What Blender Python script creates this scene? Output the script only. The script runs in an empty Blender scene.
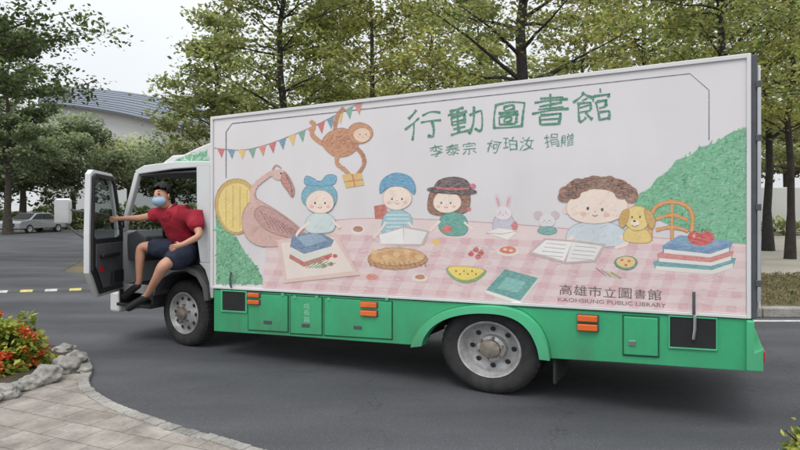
import bpy, bmesh, math, random
import numpy as np
import mathutils
from mathutils import Vector, Matrix
random.seed(7); rng = np.random.default_rng(7)
scene=bpy.context.scene; col = scene.collection
F=600.0; HZ=210.0; CH=1.63
P0=(0.7665,5.286); UD=(.8898,-.4563); VD=(.4563,.8898)
ROT=math.atan2(UD[1],UD[0])
def PU(px,py,v=0.0):
    ox=P0[0]+VD[0]*v; oy=P0[1]+VD[1]*v; a=(px-400)/F
    u=(oy*a-ox)/(UD[0]-a*UD[1]); t=oy+UD[1]*u
    return (u,v,CH-(py-HZ)/F*t)
def LW(u,v,z=0): return (P0[0]+UD[0]*u+VD[0]*v, P0[1]+UD[1]*u+VD[1]*v, z)
def G(px,py):
    Y=CH*F/(py-HZ); return ((px-400)/F*Y, Y)
def lin(c):
    o=[]
    for x in c[:3]:
        x=max(0,min(255,x))/255.0
        o.append(x/12.92 if x<=.04045 else ((x+.055)/1.055)**2.4)
    return (*o,1.0)
# ---------------------------------------------------------------- materials
def mat(name,color,rough=.6,metal=0,var=.12,scale=6,bump=0,bscale=60,coat=0,fine=0,trans=0,spec=None):
    m=bpy.data.materials.new(name); m.use_nodes=True; nt=m.node_tree; N=nt.nodes; L=nt.links
    b=N['Principled BSDF']; b.inputs['Roughness'].default_value=rough; b.inputs['Metallic'].default_value=metal
    if coat: b.inputs['Coat Weight'].default_value=coat; b.inputs['Coat Roughness'].default_value=.12
    if spec is not None: b.inputs['Specular IOR Level'].default_value=spec
    tc=N.new('ShaderNodeTexCoord'); no=N.new('ShaderNodeTexNoise'); no.inputs['Scale'].default_value=scale; no.inputs['Detail'].default_value=6
    L.new(tc.outputs['Object'],no.inputs['Vector'])
    mr=N.new('ShaderNodeMapRange'); mr.inputs['From Min'].default_value=.3; mr.inputs['From Max'].default_value=.7
    mr.inputs['To Min'].default_value=1-var; mr.inputs['To Max'].default_value=1+var
    L.new(no.outputs['Fac'],mr.inputs['Value'])
    mx=N.new('ShaderNodeVectorMath'); mx.operation='SCALE'; mx.inputs[0].default_value=color[:3]
    L.new(mr.outputs['Result'],mx.inputs['Scale']); out=mx.outputs['Vector']
    if fine:
        n2=N.new('ShaderNodeTexNoise'); n2.inputs['Scale'].default_value=bscale; n2.inputs['Detail'].default_value=3; L.new(tc.outputs['Object'],n2.inputs['Vector'])
        m2=N.new('ShaderNodeMapRange'); m2.inputs['From Min'].default_value=.3; m2.inputs['From Max'].default_value=.7
        m2.inputs['To Min'].default_value=1-fine; m2.inputs['To Max'].default_value=1+fine; L.new(n2.outputs['Fac'],m2.inputs['Value'])
        s2=N.new('ShaderNodeVectorMath'); s2.operation='SCALE'; L.new(out,s2.inputs[0]); L.new(m2.outputs['Result'],s2.inputs['Scale']); out=s2.outputs['Vector']
    L.new(out,b.inputs['Base Color'])
    if bump:
        n3=N.new('ShaderNodeTexNoise'); n3.inputs['Scale'].default_value=bscale; n3.inputs['Detail'].default_value=4; L.new(tc.outputs['Object'],n3.inputs['Vector'])
        bp=N.new('ShaderNodeBump'); bp.inputs['Strength'].default_value=bump; bp.inputs['Distance'].default_value=.02
        L.new(n3.outputs['Fac'],bp.inputs['Height']); L.new(bp.outputs['Normal'],b.inputs['Normal'])
    return m
def dirty(m,z0,z1,dirt=(.10,.09,.075),amt=.55,sc=3):
    """road grime that thickens towards the bottom of a painted part"""
    nt=m.node_tree; N=nt.nodes; L=nt.links; b=N['Principled BSDF']; src=b.inputs['Base Color'].links[0].from_socket
    tc=N.new('ShaderNodeTexCoord'); sp=N.new('ShaderNodeSeparateXYZ'); L.new(tc.outputs['Object'],sp.inputs[0])
    r=N.new('ShaderNodeMapRange'); r.inputs['From Min'].default_value=z0; r.inputs['From Max'].default_value=z1; r.inputs['To Min'].default_value=amt; r.inputs['To Max'].default_value=0; L.new(sp.outputs['Z'],r.inputs['Value'])
    no=N.new('ShaderNodeTexNoise'); no.inputs['Scale'].default_value=sc; no.inputs['Detail'].default_value=8; mp=N.new('ShaderNodeMapping'); mp.inputs['Scale'].default_value=(1,1,.35); L.new(tc.outputs['Object'],mp.inputs[0]); L.new(mp.outputs[0],no.inputs['Vector'])
    r2=N.new('ShaderNodeMapRange'); r2.inputs['From Min'].default_value=.35; r2.inputs['From Max'].default_value=.7; r2.inputs['To Min'].default_value=.15; r2.inputs['To Max'].default_value=1; L.new(no.outputs['Fac'],r2.inputs['Value'])
    mu=N.new('ShaderNodeMath'); mu.operation='MULTIPLY'; L.new(r.outputs[0],mu.inputs[0]); L.new(r2.outputs[0],mu.inputs[1])
    mx=N.new('ShaderNodeMix'); mx.data_type='RGBA'; L.new(mu.outputs[0],mx.inputs[0]); L.new(src,mx.inputs[6]); mx.inputs[7].default_value=(*dirt,1); L.new(mx.outputs[2],b.inputs['Base Color'])
    return m
def attrmat(name,rough=.6,var=.1,scale=8,translucent=0,coat=0,crayon=0):
    m=bpy.data.materials.new(name); m.use_nodes=True; nt=m.node_tree; N=nt.nodes; L=nt.links
    b=N['Principled BSDF']; b.inputs['Roughness'].default_value=rough
    if coat: b.inputs['Coat Weight'].default_value=coat; b.inputs['Coat Roughness'].default_value=.15
    at=N.new('ShaderNodeAttribute'); at.attribute_name='Col'
    tc=N.new('ShaderNodeTexCoord'); no=N.new('ShaderNodeTexNoise'); no.inputs['Scale'].default_value=scale; no.inputs['Detail'].default_value=8; no.inputs['Roughness'].default_value=.65
    L.new(tc.outputs['Object'],no.inputs['Vector'])
    mr=N.new('ShaderNodeMapRange'); mr.inputs['From Min'].default_value=.3; mr.inputs['From Max'].default_value=.7
    mr.inputs['To Min'].default_value=1-var; mr.inputs['To Max'].default_value=1+var; L.new(no.outputs['Fac'],mr.inputs['Value'])
    mx=N.new('ShaderNodeVectorMath'); mx.operation='SCALE'; L.new(at.outputs['Color'],mx.inputs[0]); L.new(mr.outputs['Result'],mx.inputs['Scale'])
    out=mx.outputs['Vector']
    if crayon:
        mp=N.new('ShaderNodeMapping'); mp.inputs['Rotation'].default_value=(0,math.radians(40),0); mp.inputs['Scale'].default_value=(1,1,5); L.new(tc.outputs['Object'],mp.inputs[0])
        n2=N.new('ShaderNodeTexNoise'); n2.inputs['Scale'].default_value=22; n2.inputs['Detail'].default_value=5; n2.inputs['Roughness'].default_value=.7; L.new(mp.outputs[0],n2.inputs['Vector'])
        m2=N.new('ShaderNodeMapRange'); m2.inputs['From Min'].default_value=.42; m2.inputs['From Max'].default_value=.75; m2.inputs['To Min'].default_value=0; m2.inputs['To Max'].default_value=crayon; L.new(n2.outputs['Fac'],m2.inputs['Value'])
        mm=N.new('ShaderNodeMix'); mm.data_type='RGBA'; L.new(m2.outputs[0],mm.inputs[0]); L.new(out,mm.inputs[6]); mm.inputs[7].default_value=(.8,.77,.78,1); out=mm.outputs[2]
    L.new(out,b.inputs['Base Color'])
    if translucent:
        t=N.new('ShaderNodeBsdfTranslucent'); L.new(mx.outputs['Vector'],t.inputs['Color'])
        ms=N.new('ShaderNodeMixShader'); ms.inputs[0].default_value=translucent
        L.new(b.outputs[0],ms.inputs[1]); L.new(t.outputs[0],ms.inputs[2]); L.new(ms.outputs[0],N['Material Output'].inputs[0])
    return m
def glassmat(name,color=(.02,.025,.025),alpha=.30,rough=.05):
    m=bpy.data.materials.new(name); m.use_nodes=True; nt=m.node_tree; N=nt.nodes; L=nt.links
    b=N['Principled BSDF']; b.inputs['Base Color'].default_value=(*color,1); b.inputs['Roughness'].default_value=rough
    tr=N.new('ShaderNodeBsdfTransparent'); tr.inputs[0].default_value=(.8,.85,.85,1)
    ms=N.new('ShaderNodeMixShader'); ms.inputs[0].default_value=alpha
    L.new(tr.outputs[0],ms.inputs[1]); L.new(b.outputs[0],ms.inputs[2]); L.new(ms.outputs[0],N['Material Output'].inputs[0])
    return m
M={}
M['white']=mat('truck_white_paint',(.74,.73,.73),.35,var=.06,scale=2,coat=.3)
M['boxwhite']=dirty(mat('cargo_panel_white',(.80,.765,.775),.4,var=.035,scale=1.2),.7,2.9,(.5,.46,.45),.5,2)
M['cabwhite']=dirty(mat('cab_white_paint',(.70,.72,.72),.3,var=.05,scale=2,coat=.5),.5,1.4,amt=.45)
M['green']=dirty(mat('skirt_green_paint',lin((62,176,122)),.38,var=.08,scale=3,coat=.25,fine=.04,bscale=30),.3,.8,(.09,.10,.075),.55,4)
M['green2']=dirty(mat('skirt_light_green_paint',lin((80,192,138)),.38,var=.06,scale=4,coat=.25),.3,.9,(.09,.10,.075),.5,4)
M['greenline']=mat('panel_gap_green',lin((26,92,62)),.6,var=.1)
M['alu']=mat('aluminium_rail',(.55,.56,.58),.35,metal=.6,var=.08,scale=8)
M['black']=mat('black_plastic',(.018,.018,.02),.5,var=.2,scale=10)
M['dark']=mat('dark_interior',(.028,.03,.034),.75,var=.2,scale=10)
M['grey']=mat('grey_trim',(.085,.09,.10),.6,var=.15,scale=10)
M['midgrey']=mat('arch_grey_plastic',(.07,.07,.072),.7,var=.25,scale=8)
M['rubber']=dirty(mat('tyre_rubber',(.024,.024,.025),.85,var=.35,scale=12,bump=.2,bscale=80),-.4,.2,(.09,.085,.075),.5,8)
M['rim']=mat('steel_rim_paint',(.44,.435,.43),.45,metal=.25,var=.28,scale=9,fine=.15)
M['hub']=mat('worn_hub_steel',(.26,.225,.19),.55,metal=.3,var=.35,scale=20)
M['orange']=mat('orange_lamp_lens',(.78,.15,.025),.25,var=.15,coat=.6)
M['red']=mat('red_lamp_lens',(.55,.02,.02),.25,var=.1,coat=.6)
M['chrome']=mat('chrome',(.7,.7,.7),.18,metal=1,var=.05)
M['chassis']=mat('chassis_black',(.03,.028,.027),.8,var=.3,scale=5)
M['glass']=glassmat('tinted_glass')
M['lampglass']=mat('headlamp_glass',(.7,.72,.75),.08,var=.05,coat=1)
M['skin']=mat('skin',lin((198,148,122)),.5,var=.08,scale=10)
M['hair']=mat('black_hair',(.014,.012,.011),.6,var=.3,scale=60,bump=1,bscale=120)
M['shirt']=mat('maroon_cotton',lin((160,30,50)),.85,var=.16,scale=7,bump=.7,bscale=13)
M['collar']=mat('dark_collar',lin((120,24,42)),.85,var=.1,scale=7)
M['shorts']=mat('navy_denim',lin((38,44,64)),.85,var=.25,scale=10,bump=.9,bscale=13)
M['mask']=mat('mask_cloth',lin((160,192,214)),.8,var=.05)
M['sandal']=mat('sandal_black',(.02,.02,.022),.6,var=.1)
M['strip']=mat('white_marking',(.6,.6,.58),.7,var=.25,scale=14)
M['leaf']=attrmat('foliage',.5,.2,.8,.45)
M['bark']=mat('bark',(.075,.062,.05),.9,var=.35,scale=5,bump=.6,bscale=14)
M['bark2']=mat('dark_bark',(.036,.031,.027),.9,var=.35,scale=5,bump=.6,bscale=14)
M['mural']=attrmat('watercolour_print',.42,.07,4,0,.1,.5)
M['plainprint']=attrmat('lettering_print',.45,.1,14)
M['vcol']=attrmat('painted_marks',.7,.2,14)
M['rock']=mat('river_stone',(.30,.285,.26),.85,var=.35,scale=5,bump=.7,bscale=25,fine=.15)
M['kerb']=mat('kerb_concrete',(.30,.285,.26),.9,var=.3,scale=3,bump=.5,bscale=40,fine=.2)
M['silver']=mat('silver_car_paint',(.46,.48,.50),.28,metal=.3,var=.04,coat=.8)
M['concrete']=mat('pale_concrete',(.56,.575,.59),.8,var=.04,scale=.05)
# ---------------------------------------------------------------- mesh builder
class MB:
    def __init__(s): s.v=[]; s.f=[]; s.c=[]
    def add(s,vs,fs,c=None):
        n=len(s.v); s.v+= [tuple(p) for p in vs]; s.f+=[tuple(i+n for i in f) for f in fs]
        if c is not None: s.c+=[c]*len(vs)
        return s
    def box(s,x0,x1,y0,y1,z0,z1,c=None):
        vs=[(x,y,z) for x in (x0,x1) for y in (y0,y1) for z in (z0,z1)]
        return s.add(vs,[(0,1,3,2),(4,6,7,5),(0,4,5,1),(2,3,7,6),(0,2,6,4),(1,5,7,3)],c)
    def prism(s,pts,y0,y1,c=None):
        n=len(pts); vs=[(x,y0,z) for x,z in pts]+[(x,y1,z) for x,z in pts]
        fs=[tuple(range(n)),tuple(range(2*n-1,n-1,-1))]+[(i,i+n,(i+1)%n+n,(i+1)%n) for i in range(n)]
        return s.add(vs,fs,c)
    def ring(s,outer,inner,y0,y1):
        n=len(outer); vs=[(x,y,z) for y in (y0,y1) for lp in (outer,inner) for x,z in lp]
        fs=[]
        for i in range(n):
            j=(i+1)%n
            fs+=[(i,j,n+j,n+i),(2*n+i,3*n+i,3*n+j,2*n+j),(i,2*n+i,2*n+j,j),(n+i,n+j,3*n+j,3*n+i)]
        return s.add(vs,fs)
    def slab(s,pts,z0,z1):
        n=len(pts); vs=[(x,y,z1) for x,y in pts]+[(x,y,z0) for x,y in pts]
        fs=[tuple(range(n)),tuple(range(2*n-1,n-1,-1))]+[(i,i+n,(i+1)%n+n,(i+1)%n) for i in range(n)]
        return s.add(vs,fs)
    def tube(s,pts,rad,n=8,c=None):
        pts=[Vector(p) for p in pts]
        if not hasattr(rad,'__len__'): rad=[rad]*len(pts)
        vs=[];fs=[]; ref=None
        for i,p in enumerate(pts):
            d=(pts[min(i+1,len(pts)-1)]-pts[max(i-1,0)]).normalized()
            if ref is None: ref=d.cross(Vector((0,0,1)) if abs(d.z)<.9 else Vector((1,0,0))).normalized()
            a=(ref-d*ref.dot(d)).normalized(); ref=a; b=d.cross(a)
            for k in range(n):
                t=2*math.pi*k/n; vs.append(p+a*math.cos(t)*rad[i]+b*math.sin(t)*rad[i])
        for i in range(len(pts)-1):
            for k in range(n):
                j=(k+1)%n; fs.append((i*n+k,i*n+j,(i+1)*n+j,(i+1)*n+k))
        fs.append(tuple(range(n-1,-1,-1))); fs.append(tuple(range((len(pts)-1)*n,len(pts)*n)))
        return s.add(vs,fs,c)
    def lathe(s,prof,cx,cy,cz,sx=1,n=40,ydir=1,closed=False):
        vs=[];fs=[]
        for r,y in prof:
            for k in range(n):
                t=2*math.pi*k/n; vs.append((cx+sx*r*math.cos(t),cy+ydir*y,cz+r*math.sin(t)))
        m=len(prof)
        for i in range(m if closed else m-1):
            i2=(i+1)%m
            for k in range(n):
                j=(k+1)%n; fs.append((i*n+k,i2*n+k,i2*n+j,i*n+j))
        return s.add(vs,fs)
    def build(s,name,m,parent=None,bev=0,smooth=False,ang=40,loc=None):
        me=bpy.data.meshes.new(name); me.from_pydata(s.v,[],s.f)
        if s.c:
            a=me.attributes.new('Col','FLOAT_COLOR','POINT'); a.data.foreach_set('color',np.array(s.c,dtype=np.float32).ravel())
        bm=bmesh.new(); bm.from_mesh(me)
        if not s.c: bmesh.ops.recalc_face_normals(bm,faces=bm.faces)
        bm.to_mesh(me); bm.free()
        if smooth:
            me.polygons.foreach_set('use_smooth',[True]*len(me.polygons)); me.set_sharp_from_angle(angle=math.radians(ang))
        me.materials.append(m); me.update()
        o=bpy.data.objects.new(name,me); col.objects.link(o)
        if parent: o.parent=parent
        if loc: o.location=loc
        if bev:
            b=o.modifiers.new('Bevel','BEVEL'); b.width=bev; b.segments=2; b.limit_method='ANGLE'; b.angle_limit=math.radians(35)
        return o
def tag(o,label=None,cat=None,group=None,kind=None):
    if label: o['label']=label
    if cat: o['category']=cat
    if group: o['group']=group
    if kind: o['kind']=kind
    return o
def empty(name,loc,rz=0):
    o=bpy.data.objects.new(name,None); col.objects.link(o); o.location=loc; o.rotation_euler=(0,0,rz); o.empty_display_size=.2; return o
def smooth_closed(pts,n=5):
    out=[];m=len(pts)
    for i in range(m):
        p0,p1,p2,p3=[np.array(pts[(i+k-1)%m],float) for k in range(4)]
        for k in range(n):
            t=k/n; out.append(tuple(.5*((2*p1)+(-p0+p2)*t+(2*p0-5*p1+4*p2-p3)*t*t+(-p0+3*p1-3*p2+p3)*t**3)))
    return out
def smooth_open(pts,n=5):
    q=[pts[0]]+list(pts)+[pts[-1]]; out=[]
    for i in range(len(pts)-1):
        p0,p1,p2,p3=[np.array(q[i+k],float) for k in range(4)]
        for k in range(n):
            t=k/n; out.append(tuple(.5*((2*p1)+(-p0+p2)*t+(2*p0-5*p1+4*p2-p3)*t*t+(-p0+3*p1-3*p2+p3)*t**3)))
    out.append(tuple(pts[-1])); return out
def inside(x,y,poly):
    r=False; j=len(poly)-1
    for i in range(len(poly)):
        xi,yi=poly[i]; xj,yj=poly[j]
        if (yi>y)!=(yj>y) and x<(xj-xi)*(y-yi)/(yj-yi)+xi: r=not r
        j=i
    return r
def area(p): return abs(sum(p[i][0]*p[(i+1)%len(p)][1]-p[(i+1)%len(p)][0]*p[i][1] for i in range(len(p))))/2
def text_geo(s,off=0.0):
    cu=bpy.data.curves.new('lettering','FONT'); cu.body=s; cu.offset=off; cu.resolution_u=4
    o=bpy.data.objects.new('lettering',cu); col.objects.link(o)
    dg=bpy.context.evaluated_depsgraph_get(); dg.update()
    me=bpy.data.meshes.new_from_object(o.evaluated_get(dg))
    vs=[(v.co.x,v.co.y) for v in me.vertices]; fs=[tuple(p.vertices) for p in me.polygons]
    bpy.data.objects.remove(o); bpy.data.curves.remove(cu); bpy.data.meshes.remove(me)
    return vs,fs
# brush strokes of the five big title characters, on a 10 x 10 grid, y down
BRUSH={
'行':[[(3.4,.4),(2.4,1.6),(.9,2.7)],[(3.9,2.7),(2.6,4.4),(.4,6.0)],[(2.3,4.6),(2.4,7),(2.2,9.8)],[(5,2.0),(7,1.5),(9.2,1.6)],[(4.4,4.6),(7,4.1),(9.9,4.2)],[(7.5,4.2),(7.8,7),(7.5,9.2),(6.9,9.4),(6.0,8.6)]],
'動':[[(4.8,.5),(3,1.0),(.9,1.3)],[(.2,2.6),(3,2.2),(5.7,2.2)],[(1.1,3.5),(1.3,4.8),(1.3,6.1)],[(1.1,3.5),(4.6,3.2),(4.9,3.5),(4.6,6.0)],[(1.3,4.7),(4.7,4.5)],[(1.3,6.0),(4.6,5.8)],[(3,1),(2.9,5),(3,9)],[(.9,7.5),(5,7.2)],[(.1,9.3),(3,8.9),(5.7,8.6)],[(5.9,3.3),(9.3,2.7),(9.5,3.2),(9.2,7.4),(8.6,9.3),(7.4,8.4)],[(7.7,.6),(7.6,4.4),(6.8,7.4),(5.5,9.7)]],
'圖':[[(.8,.9),(.7,5),(1.0,9.6)],[(.8,.9),(5,.5),(9.3,.6),(9.5,1.0),(9.3,5),(9.4,9.6)],[(1,9.3),(5,9.2),(9.3,9.0)],[(3.5,1.8),(3.7,3.2)],[(3.5,1.8),(6.5,1.6),(6.5,3.1)],[(3.7,3.2),(6.5,3.0)],[(2,4.2),(5,4.0),(8.2,4.1)],[(5,3.2),(5.1,4.9)],[(2.5,5.1),(2.7,8.3)],[(2.5,5.1),(7.5,4.9),(7.7,5.2),(7.5,8.1)],[(2.7,8.2),(7.5,8)],[(4,6),(4.1,7.2)],[(4,6),(6.2,5.9),(6.1,7.1)],[(4.1,7.1),(6.1,7)]],
'書':[[(2,1.4),(7.6,1),(7.8,1.4),(7.6,3.2)],[(.5,2.4),(5,2.0),(9.4,2.1)],[(2,3.4),(7.7,3.1)],[(1.4,4.4),(8.6,4.1)],[(.2,5.6),(5,5.2),(9.8,5.2)],[(4.9,0),(5.1,3),(5,5.3)],[(2.3,6.5),(2.5,9.7)],[(2.3,6.5),(7.4,6.2),(7.7,6.5),(7.5,9.7)],[(2.5,7.9),(7.5,7.7)],[(2.5,9.4),(7.5,9.3)]],
'館':[[(2.9,.2),(2,1.7),(.2,3.2)],[(2.8,.6),(3.8,1.6),(5,2.3)],[(2,2.7),(3.6,2.5)],[(1.1,3.7),(1.3,6),(1.2,9)],[(1.1,3.7),(4,3.4),(4.2,3.8),(4.1,6)],[(1.3,4.8),(4.1,4.6)],[(1.3,6.1),(4.1,5.9)],[(1.2,9),(2.2,8.5),(3.1,7.8)],[(3.1,6.6),(3.8,7.8),(4.8,8.8)],[(7.2,.1),(7.4,1.4)],[(5.4,2.2),(5.1,3.5)],[(5.4,2.1),(9.4,1.8),(9.7,2.1),(9.2,3.2)],[(6.1,3.8),(6.3,6.5),(6.2,9.6)],[(6.1,3.8),(8.6,3.6),(8.8,3.9),(8.7,5.6)],[(6.3,5.7),(8.7,5.5)],[(6.3,7.1),(8.9,6.9),(9.1,7.3),(8.9,9.3)],[(6.3,9.3),(8.9,9.1)]]}
# ---------------------------------------------------------------- flat prints on the side plane
GX,GY=np.meshgrid(np.arange(820)+.5,np.arange(470)+.5)
class Mural:
    def __init__(s,v0=-.0025,step=.00007): s.v=[];s.f=[];s.c=[];s.k=0;s.v0=v0;s.step=step;s.lay=np.zeros((470,820),np.int16); s.maxl=0
    def _mask(s,pts,fs):
        def bb(q):
            xs=[p[0] for p in q]; ys=[p[1] for p in q]
            return max(0,int(min(xs)-1)),min(819,int(max(xs)+2)),max(0,int(min(ys)-1)),min(469,int(max(ys)+2))
        if fs is None:
            x0,x1,y0,y1=bb(pts)
            if (x1-x0)*(y1-y0)<260: return [((slice(y0,y1),slice(x0,x1)),None)]
            gx=GX[y0:y1,x0:x1]; gy=GY[y0:y1,x0:x1]; r=np.zeros(gx.shape,bool)
            for i in range(len(pts)):
                xi,yi=pts[i]; xj,yj=pts[i-1]
                if yi==yj: continue
                r^=((yi>gy)!=(yj>gy))&(gx<(xj-xi)*(gy-yi)/(yj-yi)+xi)
            d=r.copy()
            for a,b in ((1,0),(-1,0),(0,1),(0,-1),(1,1),(-1,-1),(1,-1),(-1,1)): d|=np.roll(np.roll(r,a,0),b,1)
            return [((slice(y0,y1),slice(x0,x1)),d)]
        out=[]
        for f in fs:
            x0,x1,y0,y1=bb([pts[i] for i in f]); out.append(((slice(y0,y1),slice(x0,x1)),None))
        return out
    def poly(s,pts,c,fs=None):
        s.k+=1; mk=s._mask(pts,fs); L=0
        for sl,d in mk:
            a=s.lay[sl]
            if a.size==0: continue
            q=a if d is None else a[d]
            if q.size: L=max(L,int(q.max()))
        L+=1; s.maxl=max(s.maxl,L)
        for sl,d in mk:
            if d is None: s.lay[sl]=L
            else: s.lay[sl][d]=L
        v=s.v0-L*s.step; n=len(s.v); C=lin(c)
        for p in pts: s.v.append(PU(p[0],p[1],v)); s.c.append(C)
        if fs is None: s.f.append(tuple(range(n,n+len(pts))))
        else: s.f+=[tuple(i+n for i in f) for f in fs]
    def tex(s,pts,c,outline=True):
        ar=area(pts)
        if ar>70:
            s.strokes(pts,int(ar/20),[tuple(x*.93 for x in c),tuple(x*1.05+2 for x in c),tuple(x*.97 for x in c)],6,1.1,-38,int(ar)+7,inset=2.5)
            if outline: s.line(pts,.55,tuple(x*.80 for x in c),False,True)
    def blob(s,pts,c,t=True):
        q=smooth_closed(pts); s.poly(q,c)
        if t: s.tex(q,c)
    def ell(s,cx,cy,rx,ry,c,rot=0,n=22,t=True):
        r=math.radians(rot); pts=[]
        for k in range(n):
            a=2*math.pi*k/n; w=1+.025*math.sin(a*3+cx); x=rx*math.cos(a)*w; y=ry*math.sin(a)*w
            pts.append((cx+x*math.cos(r)-y*math.sin(r),cy+x*math.sin(r)+y*math.cos(r)))
        s.poly(pts,c)
        if t and rx*ry>60: s.tex(pts,c)
    def line(s,pts,w,c,smooth=True,closed=False,brush=False):
        if smooth and len(pts)>2: pts=smooth_closed(pts) if closed else smooth_open(pts)
        if closed: pts=list(pts)+[pts[0]]
        if brush:
            q=[]
            for i in range(len(pts)-1):
                for k in range(3): q.append(tuple(pts[i][j]+(pts[i+1][j]-pts[i][j])*k/3 for j in (0,1)))
            pts=q+[tuple(pts[-1])]
        L=[];R=[]; m=len(pts)
        for i,p in enumerate(pts):
            a=pts[max(i-1,0)]; b=pts[min(i+1,m-1)]
            dx=b[0]-a[0]; dy=b[1]-a[1]; d=math.hypot(dx,dy) or 1
            ww=w*(1+.18*math.sin(i*1.7+p[0]))
            if brush:
                f=i/(m-1); ww=w*(1.2-.55*math.sin(math.pi*min(1,f*1.15))+.12*math.sin(i*.9+p[0]))*(.55 if i in (0,m-1) else 1)
            nx,ny=-dy/d*ww/2,dx/d*ww/2; L.append((p[0]+nx,p[1]+ny)); R.append((p[0]-nx,p[1]-ny))
        n=len(pts); s.poly(L+R,c,[(i,i+1,n+i+1,n+i) for i in range(n-1)])
    def brushtext(s,t,quad,c,w,seed=1):
        TL,TR,BR,BL=quad; r=random.Random(seed); n=len(t)
        for k,ch in enumerate(t):
            sc=(.98,.9,.84,.94,.97)[k%5]; oy=r.uniform(-.05,.05); rot=math.radians(r.uniform(-7,4)); shr=r.uniform(-.10,.04)
            for st in BRUSH[ch]:
                q=[]
                for x,y in st:
                    x+=r.uniform(-.32,.32); y+=r.uniform(-.28,.28); p=x/10-.5; e=y/10-.5
                    p-=shr*e
                    p,e=p*math.cos(rot)-e*math.sin(rot),p*math.sin(rot)+e*math.cos(rot)
                    a=(k+.5+p*.92*sc)/n; b=.5+e*sc+oy
                    q.append(tuple((TL[i]*(1-a)+TR[i]*a)*(1-b)+(BL[i]*(1-a)+BR[i]*a)*b for i in (0,1)))
                s.line(q,w*r.uniform(.78,1.2),c,True,False,True)
    def text(s,t,quad,c,off=0.0,warp=0,rot=0,seed=1):
        TL,TR,BR,BL=quad
        if warp:
            r=random.Random(seed); n=len(t)
            units=[.45 if ch==' ' else 1.0 for ch in t]; tot=sum(units); x=0
            for ch,un in zip(t,units):
                a0=x/tot; a1=(x+un)/tot; x+=un
                if ch==' ': continue
                vs,fs=text_geo(ch,off); x0=min(a for a,_ in vs);x1=max(a for a,_ in vs);y0=min(b for _,b in vs);y1=max(b for _,b in vs)
                sc=r.uniform(.82,.98); ang=math.radians(r.uniform(-8,7)*(1 if warp>.05 else .1)); ox=r.uniform(-.02,.03); oy=r.uniform(-.06,.06)*(1 if warp>.05 else .2); sh=r.uniform(-.12,.16)*(1 if warp>.05 else .1); pts=[]
                for vx,vy in vs:
                    p=(vx-x0)/(x1-x0)-.5; q=(vy-y0)/(y1-y0)-.5
                    nz=mathutils.noise.noise_vector(Vector((p*2.4,q*2.4,seed*3.1+a0*9)))
                    p+=nz.x*warp+sh*q; q+=nz.y*warp
                    p,q=p*math.cos(ang)-q*math.sin(ang),p*math.sin(ang)+q*math.cos(ang)
                    p=p*sc*.93+.5+ox; q=q*sc+.5+oy; a=a0+(a1-a0)*p
                    pts.append(tuple((TL[i]*(1-a)+TR[i]*a)*q+(BL[i]*(1-a)+BR[i]*a)*(1-q) for i in (0,1)))
                s.poly(pts,c,fs)
            return
        vs,fs=text_geo(t,off)
        if not vs: print('NO TEXT',t); return
        x0=min(a for a,_ in vs);x1=max(a for a,_ in vs);y0=min(b for _,b in vs);y1=max(b for _,b in vs); pts=[]
        for x,y in vs:
            a=(x-x0)/(x1-x0); b=(y-y0)/(y1-y0)
            pts.append(tuple((TL[i]*(1-a)+TR[i]*a)*b+(BL[i]*(1-a)+BR[i]*a)*(1-b) for i in (0,1)))
        s.poly(pts,c,fs)
    def strokes(s,poly,n,cols,l=7,w=2.2,ang=-60,seed=1,inset=0):
        r=random.Random(seed); xs=[p[0] for p in poly]; ys=[p[1] for p in poly]; k=0; tries=0
        while k<n and tries<n*30:
            tries+=1
            x=r.uniform(min(xs),max(xs)); y=r.uniform(min(ys),max(ys))
            if not inside(x,y,poly): continue
            if inset and not (inside(x+inset,y+inset*.6,poly) and inside(x-inset,y-inset*.6,poly) and inside(x+inset,y-inset*.8,poly) and inside(x-inset,y+inset*.8,poly)): k+=.4; continue
            k+=1; a=math.radians(ang+r.uniform(-45,45)*(.4 if inset else 1)); L=l*r.uniform(.5,1.2); W=w*r.uniform(.6,1.2)
            dx,dy=math.cos(a)*L/2,math.sin(a)*L/2; nx,ny=-math.sin(a)*W/2,math.cos(a)*W/2
            s.poly([(x-dx,y-dy),(x+nx,y+ny),(x+dx,y+dy),(x-nx,y-ny)],cols[r.randrange(len(cols))])
    def build(s,name,parent,m=None):
        me=bpy.data.meshes.new(name); me.from_pydata(s.v,[],s.f)
        a=me.attributes.new('Col','FLOAT_COLOR','POINT'); a.data.foreach_set('color',np.array(s.c,dtype=np.float32).ravel())
        me.materials.append(m or M['mural']); me.update()
        o=bpy.data.objects.new(name,me); col.objects.link(o); o.parent=parent; return o

# ================================================================= THE TRUCK
truck=empty('library_truck',(P0[0],P0[1],0),ROT)
tag(truck,'white and green mobile library truck with a painted picnic scene and open driver door','truck')
W2=1.9
uL,_,zLt=PU(212,118); _,_,zLb=PU(212,287); uR,_,zRt=PU(750,55); _,_,zRb=PU(750,317)
box=MB().prism([(uL,zLb),(uR,zRb),(uR,zRt),(uL,zLt)],0,W2).build('cargo_box',M['boxwhite'],truck,bev=.012)
rails=MB()
def strip(mb,u0,u1,za0,za1,zb0,zb1,y0,y1): mb.prism([(u0,za0),(u1,za1),(u1,zb1),(u0,zb0)],y0,y1)
strip(rails,uL,uR,zLt-.022,zRt-.022,zLt+.012,zRt+.012,-.016,-.002)
strip(rails,uL,uR,zLb-.012,zRb-.012,zLb+.014,zRb+.014,-.018,-.002)
rails.prism([(uL-.006,zLb-.01),(uL+.028,zLb-.01),(uL+.028,zLt+.01),(uL-.006,zLt+.01)],-.022,-.003)
rails.prism([(uR-.022,zRb-.01),(uR+.006,zRb-.01),(uR+.006,zRt+.01),(uR-.022,zRt+.01)],-.022,-.003)
rails.build('body_rail',M['white'],box,bev=.004)

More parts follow.
